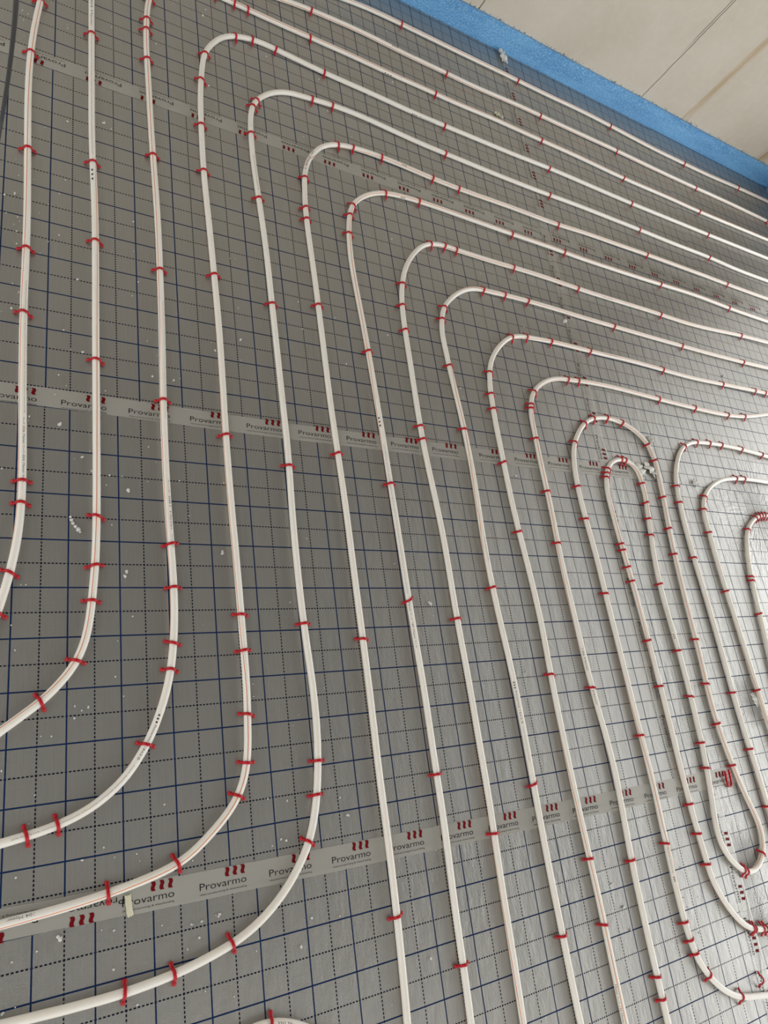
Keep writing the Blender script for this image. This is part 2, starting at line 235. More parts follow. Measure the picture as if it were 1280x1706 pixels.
 'S5': '-1125,-8167 -925,-8173 -725,-8180 -524,-8187 -324,-8194 -124,-8201 76,-8208 277,-8215 477,-8222 677,-8228 877,-8235 1078,-8240 1278,-8243 1478,-8245 1679,-8244 1879,-8240 2079,-8232 2279,-8219 2479,-8203 2678,-8182 2877,-8157 3075,-8127 3272,-8090 3467,-8048 3662,-8001 3855,-7948 4045,-7884 4230,-7808 4410,-7718 4582,-7616 4747,-7503 4905,-7379 5054,-7245 5194,-7102 5325,-6951 5447,-6792 5559,-6626 5657,-6451 5740,-6269 5809,-6081 5866,-5889 5915,-5695 5956,-5499 5990,-5301 6019,-5103 6043,-4904 6063,-4705 6080,-4505 6092,-4305 6101,-4105 6105,-3905 6106,-3704 6104,-3504 6100,-3304 6093,-3103 6084,-2903 6074,-2703 6064,-2503 6054,-2303 6045,-2103 6037,-1903 6029,-1703 6023,-1502 6019,-1302 6015,-1102 6013,-901 6011,-701 6010,-501 6010,-300 6010,-100 6011,100 6012,301 6015,501 6018,701 6022,902 6027,1102 6033,1302 6039,1502 6045,1703 6051,1903 6056,2103 6060,2304 6063,2504 6064,2704 6065,2905 6064,3105 6062,3305 6060,3506 6058,3706 6056,3906 6054,4107 6052,4307 6051,4507 6049,4708 6048,4908 6047,5108 6046,5309 6044,5509 6042,5709 6040,5910 6038,6110 6036,6310 6034,6511 6033,6711 6031,6911 6029,7112 6028,7312 6027,7512 6026,7713 6024,7913 6022,8113 6019,8314 6015,8514 6011,8714 6006,8914 6000,9115 5993,9315 5986,9515 5979,9715 5970,9916 5962,10116 5953,10316 5943,10516 5933,10716 5923,10916 5914,11116 5905,11316 5897,11517 5890,11717 5885,11917 5882,12117 5882,12318 5884,12518 5889,12718 5895,12919 5902,13119 5912,13319 5929,13519 5954,13717 5992,13914 6050,14105 6131,14288 6235,14460 6356,14619 6492,14766 6639,14902 6798,15024 6967,15131 7148,15218 7337,15284 7531,15331 7729,15363 7928,15390 8126,15416 8325,15443 8524,15468 8723,15490 8922,15507 9122,15521 9322,15531 9522,15536 9723,15537 9923,15534 10123,15528 10324,15518 10523,15506 10723,15491 10923,15475 11123,15458 11322,15441 11522,15425 11722,15409 11921,15395 12121,15382 12321,15371 12522,15362 12722,15354 12922,15348 13122,15344 13323,15339 13523,15336 13723,15332 13924,15329 14124,15325 14324,15322 14524,15318 14725,15314 14925,15310 15125,15307 15326,15303 15526,15300 15726,15297 15927,15294 16127,15292 16327,15291 16528,15289 16728,15289 16928,15288 17129,15289 17329,15289 17529,15291 17730,15293 17930,15296 18130,15299 18331,15303 18531,15307 18731,15313 18931,15318 19132,15324 19332,15330 19532,15336 19732,15341 19933,15346 20133,15351 20333,15354 20534,15357 20734,15358 20934,15359 21135,15360 21335,15360 21535,15359 21736,15359 21936,15358 22136,15358 22337,15357 22537,15357 22737,15357 22938,15358 23138,15358 23338,15358 23539,15358 23739,15358 23940,15357 24140,15356 24340,15355 24541,15353 24741,15352 24941,15349 25142,15347 25342,15344 25542,15342 25743,15339 25943,15337 26143,15335 26344,15333 26544,15332 26744,15332 26945,15333 27145,15334 27345,15335 27546,15338 27746,15341 27946,15343 28147,15346 28347,15348 28547,15349 28748,15349 28948,15348 29148,15345 29348,15340 29549,15333 29749,15325 29949,15317 30149,15307 30349,15298 30549,15288 30750,15280 30950,15273 31150,15267 31350,15263 31551,15261 31751,15260 31951,15260 32152,15262 32352,15264 32552,15267 32753,15271 32953,15276 33153,15280 33354,15285 33554,15290 33754,15295 33954,15300 34155,15304 34355,15309 34555,15314 34756,15318 34956,15323 35156,15327 35356,15332 35557,15336 35757,15341 35957,15345 36158,15349 36358,15354 36558,15358 36758,15363 36959,15367',
 'S6': '7350,-12080 7362,-11880 7374,-11680 7386,-11481 7398,-11281 7410,-11081 7422,-10881 7434,-10682 7445,-10482 7457,-10282 7467,-10082 7478,-9883 7487,-9683 7496,-9483 7503,-9283 7510,-9083 7516,-8883 7521,-8683 7526,-8483 7530,-8283 7534,-8083 7538,-7883 7541,-7683 7544,-7483 7546,-7283 7548,-7083 7548,-6883 7548,-6683 7547,-6482 7546,-6282 7544,-6082 7542,-5882 7541,-5682 7540,-5482 7540,-5282 7540,-5082 7542,-4882 7544,-4682 7546,-4482 7548,-4282 7550,-4082 7552,-3882 7554,-3682 7555,-3481 7555,-3281 7555,-3081 7554,-2881 7553,-2681 7552,-2481 7550,-2281 7549,-2081 7547,-1881 7545,-1681 7544,-1481 7543,-1281 7541,-1081 7540,-881 7539,-681 7539,-480 7538,-280 7538,-80 7538,120 7537,320 7536,520 7535,720 7533,920 7531,1120 7528,1320 7525,1520 7521,1720 7516,1920 7511,2120 7506,2320 7500,2520 7494,2720 7489,2920 7484,3120 7479,3320 7475,3520 7471,3720 7468,3920 7466,4120 7464,4320 7463,4521 7462,4721 7462,4921 7462,5121 7462,5321 7462,5521 7463,5721 7463,5921 7463,6121 7463,6321 7463,6521 7462,6721 7462,6921 7461,7121 7460,7322 7459,7522 7458,7722 7457,7922 7455,8122 7453,8322 7450,8522 7447,8722 7443,8922 7440,9122 7436,9322 7433,9522 7430,9722 7428,9922 7428,10122 7429,10322 7434,10522 7441,10722 7451,10922 7464,11122 7479,11321 7497,11521 7518,11720 7545,11918 7582,12114 7631,12308 7694,12498 7772,12682 7865,12860 7969,13030 8086,13193 8215,13345 8360,13483 8522,13601 8697,13697 8882,13774 9073,13831 9269,13873 9466,13905 9665,13931 9864,13950 10063,13961 10264,13965 10464,13966 10664,13964 10864,13959 11064,13952 11263,13943 11463,13931 11663,13918 11862,13904 12062,13891 12262,13878 12461,13866 12661,13855 12861,13846 13061,13838 13261,13831 13461,13826 13661,13823 13861,13821 14061,13821 14261,13821 14461,13823 14661,13825 14861,13828 15061,13831 15261,13834 15461,13838 15662,13841 15862,13844 16062,13846 16262,13847 16462,13848 16662,13847 16862,13846 17062,13844 17262,13841 17462,13838 17662,13835 17862,13834 18062,13833 18262,13834 18462,13837 18662,13843 18862,13850 19062,13859 19262,13870 19462,13881 19661,13893 19861,13904 20061,13913 20261,13922 20461,13929 20661,13935 20861,13940 21061,13944 21261,13947 21461,13950 21661,13952 21861,13955 22061,13958 22261,13961 22461,13965 22661,13969 22861,13973 23061,13977 23261,13981 23461,13985 23661,13989 23861,13993 24062,13996 24262,13999 24462,14002 24662,14005 24862,14007 25062,14008 25262,14010 25462,14011 25662,14012 25862,14013 26062,14014 26262,14015 26462,14016 26662,14017 26862,14018 27063,14019 27263,14019 27463,14020 27663,14020 27863,14020 28063,14019 28263,14018 28463,14017 28663,14015 28863,14014 29063,14012 29263,14010 29463,14008 29663,14007 29863,14006 30064,14005 30264,14004 30464,14004 30664,14004 30864,14005 31064,14006 31264,14007 31464,14008 31664,14009 31864,14010 32064,14012 32264,14013 32464,14015 32664,14017 32865,14018 33065,14020 33265,14021 33465,14023 33665,14024 33865,14026 34065,14027 34265,14028 34465,14030 34665,14031 34865,14033 35065,14034 35265,14035',
 'S7': '8911,-12502 8923,-12302 8935,-12102 8947,-11903 8959,-11703 8970,-11503 8981,-11303 8992,-11104 9001,-10904 9010,-10704 9017,-10504 9023,-10304 9028,-10104 9032,-9904 9034,-9704 9036,-9504 9037,-9304 9039,-9104 9041,-8904 9043,-8704 9047,-8504 9051,-8304 9055,-8104 9061,-7904 9066,-7704 9072,-7504 9078,-7304 9083,-7104 9088,-6904 9091,-6704 9094,-6504 9095,-6304 9095,-6104 9095,-5904 9095,-5704 9094,-5504 9094,-5304 9094,-5104 9094,-4904 9095,-4704 9096,-4504 9097,-4303 9097,-4103 9097,-3903 9096,-3703 9094,-3503 9090,-3303 9087,-3103 9082,-2903 9077,-2703 9071,-2503 9066,-2303 9061,-2103 9055,-1903 9051,-1703 9047,-1503 9043,-1303 9041,-1103 9038,-903 9037,-703 9035,-503 9034,-303 9033,-103 9031,97 9029,297 9027,497 9024,697 9021,897 9018,1097 9015,1297 9012,1497 9009,1697 9006,1897 9004,2097 9002,2297 9000,2497 8998,2697 8996,2897 8993,3097 8990,3297 8986,3497 8981,3697 8976,3897 8971,4097 8966,4297 8961,4497 8956,4697 8951,4897 8946,5097 8942,5297 8937,5497 8931,5697 8926,5897 8919,6097 8913,6297 8905,6497 8897,6697 8888,6897 8879,7097 8869,7296 8859,7496 8849,7696 8838,7896 8828,8095 8819,8295 8810,8495 8804,8695 8799,8895 8797,9095 8799,9295 8804,9495 8813,9695 8826,9895 8843,10094 8865,10293 8893,10491 8925,10688 8965,10884 9018,11077 9089,11264 9182,11441 9298,11604 9433,11752 9581,11886 9738,12009 9904,12121 10079,12218 10261,12300 10450,12366 10644,12417 10840,12454 11038,12481 11238,12501 11437,12516 11637,12527 11837,12537 12036,12544 12236,12548 12437,12549 12637,12549 12837,12547 13037,12544 13237,12541 13437,12537 13637,12534 13837,12531 14037,12528 14237,12525 14437,12522 14637,12519 14837,12516 15037,12513 15237,12510 15437,12507 15637,12505 15837,12503 16037,12502 16237,12501 16437,12501 16637,12501 16837,12501 17037,12501 17237,12501 17437,12500 17637,12499 17837,12498 18037,12496 18237,12492 18438,12489 18638,12484 18838,12480 19038,12475 19238,12471 19438,12467 19638,12464 19838,12462 20038,12461 20238,12461 20438,12462 20638,12463 20838,12465 21038,12467 21238,12470 21438,12472 21638,12475 21838,12477 22038,12480 22238,12483 22438,12486 22638,12489 22838,12492 23038,12496 23238,12500 23438,12505 23638,12510 23838,12515 24038,12520 24238,12526 24438,12532 24638,12539 24838,12545 25038,12552 25238,12558 25438,12565 25638,12571 25838,12576 26038,12581 26238,12585 26438,12588 26638,12590 26838,12590 27038,12589 27238,12586 27438,12582 27638,12577 27838,12571 28038,12564 28238,12556 28437,12549 28637,12541 28837,12533 29037,12526 29237,12520 29437,12515 29637,12510 29837,12506 30037,12503 30237,12500 30437,12498 30637,12497 30837,12496 31037,12495 31237,12495 31437,12495 31637,12495 31837,12494 32038,12494 32238,12494 32438,12494 32638,12494 32838,12494 33038,12494 33238,12493 33438,12493 33638,12493 33838,12493 34038,12492 34238,12492 34438,12492',
 'S8': '10335,-12876 10342,-12676 10349,-12475 10356,-12275 10363,-12074 10370,-11873 10377,-11673 10384,-11472 10391,-11272 10398,-11071 10404,-10871 10410,-10670 10416,-10470 10421,-10269 10426,-10068 10431,-9868 10435,-9667 10438,-9467 10441,-9266 10444,-9065 10447,-8865 10449,-8664 10453,-8463 10456,-8263 10460,-8062 10465,-7862 10471,-7661 10477,-7460 10484,-7260 10491,-7059 10497,-6859 10503,-6658 10508,-6458 10511,-6257 10513,-6056 10514,-5856 10514,-5655 10514,-5454 10514,-5254 10514,-5053 10514,-4852 10514,-4652 10514,-4451 10515,-4250 10515,-4050 10514,-3849 10512,-3648 10510,-3448 10507,-3247 10503,-3047 10499,-2846 10494,-2645 10490,-2445 10487,-2244 10484,-2043 10482,-1843 10480,-1642 10480,-1442 10481,-1241 10482,-1040 10484,-840 10485,-639 10486,-438 10487,-238 10486,-37 10485,164 10482,364 10477,565 10471,765 10463,966 10454,1166 10443,1367 10431,1567 10419,1767 10406,1968 10394,2168 10382,2368 10371,2569 10362,2769 10353,2970 10347,3170 10342,3371 10338,3571 10336,3772 10335,3973 10335,4173 10336,4374 10338,4575 10341,4775 10344,4976 10347,5176 10350,5377 10354,5578 10357,5778 10359,5979 10362,6180 10364,6380 10366,6581 10368,6782 10371,6982 10376,7183 10383,7383 10393,7584 10406,7784 10422,7984 10445,8183 10475,8382 10514,8578 10562,8773 10617,8966 10679,9157 10751,9344 10834,9527 10929,9704 11035,9874 11149,10039 11272,10198 11403,10350 11545,10491 11701,10617 11872,10722 12056,10802 12249,10857 12447,10889 12647,10903 12847,10904 13048,10899 13249,10894 13449,10892 13650,10891 13850,10889 14051,10886 14252,10884 14452,10883 14653,10883 14854,10884 15054,10886 15255,10890 15456,10894 15656,10898 15857,10902 16057,10904 16258,10906 16459,10906 16659,10906 16860,10904 17061,10900 17261,10897 17462,10892 17663,10886 17863,10881 18064,10875 18264,10868 18465,10862 18665,10857 18866,10851 19067,10846 19267,10842 19468,10839 19668,10836 19869,10833 20070,10832 20270,10831 20471,10830 20672,10830 20872,10831 21073,10831 21274,10832 21474,10833 21675,10834 21876,10835 22076,10836 22277,10837 22478,10837 22678,10837 22879,10837 23080,10835 23280,10833 23481,10830 23681,10826 23882,10822 24083,10817 24283,10812 24484,10807 24684,10802 24885,10799 25086,10796 25286,10795 25487,10796 25688,10798 25888,10803 26089,10808 26289,10816 26490,10825 26690,10835 26891,10847 27091,10860 27291,10874 27491,10888 27691,10903 27891,10919 28091,10935 28291,10951 28491,10967 28691,10982 28891,10997 29092,11012 29292,11025 29492,11038 29692,11050 29893,11060 30093,11071 30294,11080 30494,11089 30694,11097 30895,11104 31096,11112 31296,11119 31497,11126 31697,11133 31898,11140 32098,11147 32299,11154 32499,11160 32700,11167 32900,11174 33101,11181 33301,11188 33502,11195 33702,11202',
 'S9': '12168,-13317 12155,-13117 12142,-12917 12129,-12717 12116,-12518 12103,-12318 12091,-12118 12079,-11918 12068,-11718 12058,-11518 12050,-11318 12042,-11118 12036,-10918 12032,-10717 12028,-10517 12026,-10317 12024,-10117 12022,-9916 12021,-9716 12019,-9516 12016,-9316 12013,-9115 12010,-8915 12006,-8715 12004,-8515 12001,-8314 12000,-8114 11999,-7914 12000,-7714 12001,-7513 12003,-7313 12005,-7113 12007,-6913 12009,-6712 12012,-6512 12014,-6312 12016,-6112 12019,-5911 12021,-5711 12024,-5511 12026,-5311 12028,-5110 12029,-4910 12030,-4710 12029,-4510 12028,-4309 12026,-4109 12023,-3909 12018,-3709 12013,-3509 12006,-3308 11998,-3108 11989,-2908 11979,-2708 11969,-2508 11958,-2308 11946,-2108 11936,-1908 11925,-1708 11916,-1508 11908,-1308 11900,-1108 11895,-908 11890,-708 11887,-507 11886,-307 11886,-107 11888,93 11891,294 11896,494 11902,694 11910,894 11918,1094 11927,1294 11935,1494 11944,1694 11951,1895 11958,2095 11963,2295 11967,2495 11970,2695 11971,2896 11970,3096 11968,3296 11965,3496 11961,3697 11955,3897 11948,4097 11940,4297 11931,4497 11922,4697 11911,4897 11899,5097 11887,5297 11874,5497 11862,5697 11850,5896 11839,6096 11830,6297 11822,6497 11815,6697 11807,6897 11805,7097 11815,7297 11839,7496 11877,7692 11928,7886 11991,8076 12074,8258 12181,8427 12307,8583 12446,8727 12593,8863 12747,8991 12909,9109 13079,9215 13257,9305 13445,9376 13638,9426 13836,9456 14036,9473 14236,9483 14436,9492 14636,9503 14836,9513 15036,9521 15236,9527 15436,9532 15637,9535 15837,9538 16037,9539 16237,9541 16438,9541 16638,9541 16838,9540 17038,9537 17239,9534 17439,9530 17639,9525 17839,9520 18039,9515 18240,9509 18440,9504 18640,9500 18840,9497 19040,9494 19241,9492 19441,9490 19641,9489 19841,9488 20042,9488 20242,9487 20442,9486 20643,9485 20843,9483 21043,9482 21243,9480 21444,9478 21644,9476 21844,9474 22044,9472 22245,9470 22445,9468 22645,9467 22845,9466 23046,9465 23246,9464 23446,9464 23646,9463 23847,9463 24047,9463 24247,9463 24447,9463 24648,9463 24848,9463 25048,9463 25248,9463 25449,9463 25649,9463 25849,9463 26050,9464 26250,9465 26450,9466 26650,9467 26851,9469 27051,9471 27251,9474 27451,9476 27652,9480 27852,9483 28052,9487 28252,9491 28452,9495 28653,9500 28853,9505 29053,9510 29253,9516 29453,9522 29654,9528 29854,9534 30054,9541 30254,9548 30454,9555 30654,9562 30854,9569 31055,9576 31255,9583 31455,9590 31655,9597 31855,9604 32055,9611 32255,9618 32456,9625 32656,9632 32856,9639',
 'S10': '13499,-13697 13492,-13497 13486,-13296 13479,-13096 13473,-12895 13467,-12695 13461,-12495 13456,-12294 13451,-12094 13446,-11893 13443,-11693 13440,-11493 13438,-11292 13436,-11092 13436,-10891 13435,-10691 13435,-10490 13435,-10290 13435,-10089 13435,-9889 13434,-9688 13433,-9488 13431,-9287 13428,-9087 13424,-8887 13421,-8686 13416,-8486 13411,-8285 13407,-8085 13402,-7884 13398,-7684 13394,-7484 13390,-7283 13387,-7083 13384,-6882 13381,-6682 13379,-6481 13377,-6281 13375,-6080 13374,-5880 13374,-5680 13374,-5479 13374,-5279 13375,-5078 13375,-4878 13376,-4677 13377,-4477 13379,-4276 13381,-4076 13385,-3875 13389,-3675 13395,-3475 13401,-3274 13408,-3074 13415,-2874 13421,-2673 13426,-2473 13430,-2272 13432,-2072 13432,-1871 13430,-1671 13426,-1470 13421,-1270 13415,-1070 13407,-869 13398,-669 13387,-469 13376,-269 13364,-69 13351,131 13338,331 13325,531 13313,732 13303,932 13294,1132 13286,1332 13280,1533 13275,1733 13272,1934 13270,2134 13269,2335 13269,2535 13269,2735 13269,2936 13270,3136 13270,3337 13271,3537 13272,3738 13274,3938 13276,4139 13280,4339 13287,4540 13296,4740 13307,4940 13320,5140 13336,5340 13356,5539 13384,5738 13421,5935 13468,6130 13528,6321 13604,6506 13697,6684 13804,6853 13924,7014 14055,7166 14195,7309 14343,7444 14499,7570 14665,7682 14842,7775 15030,7845 15225,7891 15423,7920 15623,7938 15823,7951 16023,7963 16223,7975 16424,7986 16624,7996 16824,8002 17025,8007 17225,8009 17425,8011 17626,8011 17826,8010 18027,8009 18227,8008 18428,8007 18628,8006 18829,8006 19029,8007 19230,8009 19430,8011 19631,8013 19831,8016 20031,8018 20232,8021 20432,8022 20633,8023 20833,8023 21034,8021 21234,8019 21435,8016 21635,8011 21836,8006 22036,8001 22236,7995 22437,7988 22637,7981 22837,7974 23038,7968 23238,7961 23438,7955 23639,7949 23839,7945 24040,7941 24240,7939 24441,7937 24641,7937 24842,7938 25042,7941 25242,7944 25443,7949 25643,7954 25844,7960 26044,7966 26244,7973 26445,7979 26645,7986 26845,7993 27046,8000 27246,8008 27446,8015 27647,8022 27847,8029 28048,8036 28248,8043 28448,8049 28649,8056 28849,8062 29049,8067 29250,8073 29450,8078 29651,8083 29851,8087 30051,8091 30252,8095 30452,8099 30653,8102 30853,8106 31054,8109 31254,8113 31454,8116 31655,8120 31855,8123 32056,8127',
 'S11': '14883,-14086 14882,-13885 14881,-13685 14880,-13484 14880,-13283 14879,-13082 14878,-12881 14878,-12680 14877,-12480 14877,-12279 14876,-12078 14876,-11877 14875,-11676 14875,-11475 14873,-11275 14872,-11074 14871,-10873 14870,-10672 14869,-10471 14869,-10270 14869,-10070 14870,-9869 14871,-9668 14874,-9467 14877,-9266 14881,-9066 14886,-8865 14893,-8664 14901,-8463 14911,-8263 14922,-8062 14935,-7862 14948,-7661 14962,-7461 14976,-7261 14989,-7060 15001,-6860 15010,-6659 15018,-6459 15021,-6258 15022,-6057 15018,-5856 15010,-5655 15000,-5455 14986,-5255 14970,-5054 14954,-4854 14937,-4654 14921,-4454 14907,-4253 14893,-4053 14881,-3853 14870,-3652 14860,-3451 14852,-3251 14845,-3050 14839,-2849 14834,-2649 14829,-2448 14825,-2247 14820,-2046 14816,-1845 14810,-1645 14805,-1444 14800,-1243 14796,-1042 14793,-842 14791,-641 14790,-440 14791,-239 14795,-38 14800,163 14806,363 14813,564 14821,765 14829,965 14837,1166 14843,1367 14847,1568 14851,1768 14853,1969 14853,2170 14853,2371 14853,2572 14853,2772 14853,2973 14855,3174 14858,3375 14863,3576 14870,3776 14878,3977 14886,4178 14890,4379 14896,4579 14914,4779 14948,4977 15000,5171 15067,5360 15154,5541 15265,5708 15400,5857 15550,5990 15713,6108 15884,6212 16064,6301 16250,6376 16442,6435 16639,6478 16837,6506 17037,6523 17238,6537 17438,6552 17638,6567 17839,6580 18039,6591 18240,6600 18441,6607 18641,6611 18842,6614 19043,6616 19244,6616 19445,6614 19646,6610 19846,6605 20047,6599 20248,6593 20448,6585 20649,6577 20850,6569 21050,6560 21251,6552 21452,6544 21652,6536 21853,6528 22054,6520 22255,6513 22455,6506 22656,6499 22857,6493 23057,6487 23258,6481 23459,6475 23660,6470 23861,6465 24061,6460 24262,6456 24463,6452 24664,6449 24865,6446 25065,6443 25266,6442 25467,6441 25668,6441 25869,6443 26069,6447 26270,6453 26471,6461 26671,6471 26872,6485 27072,6502 27272,6523 27471,6548 27670,6576 27868,6608 28066,6642 28263,6680 28460,6719 28657,6760 28853,6802 29049,6845 29245,6888 29442,6932 29638,6976 29834,7020 30030,7063 30226,7107 30422,7151 30618,7195 30814,7239 31010,7282 31206,7326 31402,7370',
 'S12': '20858,-12924 20660,-12894 20463,-12863 20265,-12833 20067,-12803 19869,-12772 19672,-12740 19474,-12707 19277,-12673 19080,-12637 18884,-12599 18688,-12559 18491,-12520 18295,-12480 18100,-12437 17907,-12384 17718,-12317 17537,-12233 17365,-12131 17202,-12015 17050,-11885 16909,-11743 16782,-11589 16670,-11423 16575,-11247 16499,-11062 16446,-10869 16410,-10672 16384,-10474 16367,-10274 16360,-10074 16356,-9874 16354,-9674 16353,-9474 16353,-9274 16355,-9074 16360,-8874 16365,-8674 16372,-8474 16380,-8274 16388,-8074 16396,-7874 16404,-7674 16412,-7474 16419,-7274 16425,-7074 16430,-6874 16433,-6674 16435,-6474 16435,-6274 16434,-6074 16432,-5873 16429,-5673 16425,-5473 16422,-5273 16418,-5073 16414,-4873 16411,-4673 16408,-4473 16407,-4273 16405,-4073 16405,-3873 16404,-3672 16403,-3472 16402,-3272 16401,-3072 16399,-2872 16397,-2672 16394,-2472 16391,-2272 16387,-2072 16384,-1872 16381,-1671 16378,-1471 16376,-1271 16374,-1071 16373,-871 16372,-671 16371,-471 16369,-271 16365,-71 16359,129 16352,329 16343,529 16332,729 16320,929 16309,1129 16299,1329 16292,1528 16287,1729 16286,1929 16288,2129 16293,2329 16303,2529 16318,2728 16341,2927 16371,3125 16409,3321 16456,3516 16517,3706 16594,3891 16690,4066 16803,4231 16928,4388 17060,4538 17201,4680 17352,4811 17516,4926 17692,5020 17878,5095 18069,5153 18265,5194 18464,5219 18663,5228 18863,5223 19063,5205 19260,5173 19455,5127 19645,5065 19829,4987 20005,4892 20171,4780 20321,4647 20448,4493 20545,4318 20608,4129 20645,3932 20663,3733 20664,3533 20653,3333 20637,3134 20618,2935 20599,2735 20579,2536 20557,2337 20533,2139 20506,1940 20479,1742 20450,1544 20423,1346 20396,1148 20372,949 20349,750 20329,551 20311,352 20295,152 20281,-47 20267,-247 20255,-447 20243,-647 20232,-846 20221,-1046 20212,-1246 20203,-1446 20196,-1646 20190,-1846 20184,-2046 20179,-2246 20174,-2446 20168,-2646 20161,-2846 20152,-3046 20141,-3246 20128,-3446 20114,-3645 20099,-3845 20084,-4044 20071,-4244 20061,-4444 20055,-4644 20053,-4844 20056,-5044 20064,-5244 20075,-5444 20092,-5643 20112,-5842 20136,-6041 20164,-6239 20196,-6437 20233,-6633 20273,-6829 20318,-7025 20364,-7219 20412,-7413 20464,-7607 20523,-7798 20586,-7988 20646,-8179 20691,-8374 20711,-8573 20702,-8772 20659,-8967 20577,-9150 20459,-9311 20310,-9444 20138,-9546 19950,-9614 19752,-9639 19554,-9615 19369,-9541 19204,-9428 19058,-9291 18930,-9138 18824,-8969 18745,-8785 18698,-8591 18683,-8391 18694,-8192 18724,-7994 18762,-7798 18801,-7601 18838,-7405 18872,-7207 18903,-7010 18934,-6812 18963,-6614 18991,-6416 19015,-6217 19036,-6018 19054,-5819 19069,-5619 19082,-5420 19092,-5220 19101,-5020 19109,-4820 19117,-4620 19123,-4420 19129,-4220 19134,-4020 19137,-3820 19138,-3620 19138,-3419 19136,-3219 19132,-3019 19126,-2819 19119,-2619 19111,-2419 19104,-2219 19096,-2019 19090,-1819 19086,-1619 19083,-1419 19084,-1219 19089,-1019 19097,-819 19109,-619 19126,-420 19147,-221 19172,-22 19200,176 19231,373 19265,571 19300,768 19335,965 19371,1162 19405,1359 19439,1556 19476,1753 19516,1949 19553,2145 19579,2344 19592,2543 19592,2743 19582,2943 19550,3141 19475,3326 19346,3477 19173,3576 18979,3620 18779,3621 18582,3586 18394,3518 18222,3417 18071,3286 17946,3130 17848,2956 17773,2770 17719,2578 17681,2381 17660,2182 17651,1982 17651,1782 17655,1582 17659,1382 17663,1182 17668,982 17675,782 17683,582 17693,382 17704,182 17714,-17 17725,-217 17736,-417 17745,-617 17754,-817 17763,-1017 17770,-1217 17776,-1417 17782,-1617 17787,-1817 17791,-2017 17796,-2217 17800,-2417 17803,-2617 17807,-2817 17810,-3017 17812,-3217 17814,-3418 17816,-3618 17816,-3818 17817,-4018 17817,-4218 17816,-4418 17815,-4618 17814,-4818 17812,-5018 17809,-5219 17805,-5419 17801,-5619 17797,-5819 17793,-6019 17790,-6219 17787,-6419 17785,-6619 17784,-6819 17785,-7019 17786,-7219 17789,-7420 17794,-7620 17799,-7820 17807,-8020 17817,-8219 17830,-8419 17843,-8619 17855,-8819 17866,-9018 17882,-9218 17910,-9416 17958,-9610 18027,-9798 18113,-9979 18210,-10154 18316,-10323 18434,-10485 18564,-10636 18710,-10774 18871,-10892 19047,-10986 19236,-11052 19432,-11094 19630,-11123 19828,-11153 20025,-11186 20222,-11221 20419,-11257 20616,-11290 20814,-11323 21011,-11354 21209,-11385 21407,-11415 21605,-11445',
 'S13': '21452,-10029 21449,-9829 21447,-9628 21444,-9428 21441,-9227 21438,-9027 21435,-8827 21431,-8626 21428,-8426 21424,-8226 21420,-8025 21415,-7825 21410,-7624 21405,-7424 21398,-7224 21391,-7023 21384,-6823 21376,-6623 21367,-6423 21359,-6222 21350,-6022 21341,-5822 21333,-5622 21326,-5421 21322,-5221 21319,-5021 21319,-4820 21322,-4620 21326,-4420 21331,-4219 21337,-4019 21342,-3819 21346,-3618 21350,-3418 21352,-3217 21353,-3017 21354,-2817 21354,-2616 21355,-2416 21355,-2215 21355,-2015 21355,-1814 21354,-1614 21353,-1414 21350,-1213 21347,-1013 21343,-812 21338,-612 21334,-412 21329,-211 21326,-11 21324,189 21323,390 21324,590 21327,791 21332,991 21340,1191 21351,1391 21364,1591 21381,1791 21400,1991 21423,2190 21450,2388 21481,2586 21519,2783 21567,2978 21626,3169 21698,3356 21784,3537 21882,3712 21989,3881 22107,4043 22235,4197 22376,4339 22530,4467 22696,4579 22873,4673 23059,4748 23251,4806 23447,4847 23646,4875 23845,4894 24045,4906 24245,4916 24446,4924 24646,4931 24846,4936 25047,4938 25247,4938 25447,4936 25648,4932 25848,4928 26048,4922 26249,4915 26449,4907 26649,4897 26849,4886 27049,4874 27249,4860 27449,4845 27649,4829 27849,4812 28048,4794 28248,4774 28447,4754 28646,4734 28846,4713 29045,4692 29244,4670 29444,4649 29643,4627 29842,4605 30041,4584 30241,4562',
 'S14': '22850,-7609 22838,-7409 22826,-7209 22814,-7009 22802,-6809 22791,-6609 22780,-6409 22770,-6209 22760,-6009 22752,-5809 22745,-5609 22739,-5409 22734,-5208 22730,-5008 22726,-4808 22723,-4608 22720,-4407 22717,-4207 22714,-4007 22711,-3807 22708,-3607 22705,-3406 22702,-3206 22698,-3006 22693,-2806 22688,-2605 22681,-2405 22673,-2205 22665,-2005 22656,-1805 22648,-1605 22640,-1405 22633,-1205 22627,-1004 22622,-804 22619,-604 22618,-404 22617,-204 22619,-3 22622,197 22627,397 22634,597 22643,797 22651,997 22659,1198 22667,1398 22678,1598 22702,1796 22746,1992 22816,2179 22911,2355 23030,2516 23167,2662 23319,2793 23483,2907 23655,3009 23834,3099 24017,3180 24204,3252 24394,3314 24588,3364 24784,3404 24982,3434 25181,3459 25380,3480 25580,3498 25779,3513 25979,3525 26179,3533 26380,3538 26580,3540 26780,3541 26980,3540 27181,3538 27381,3534 27581,3531 27781,3526 27981,3521 28182,3516 28382,3511 28582,3506 28782,3500 28982,3495 29183,3489 29383,3484 29583,3478',
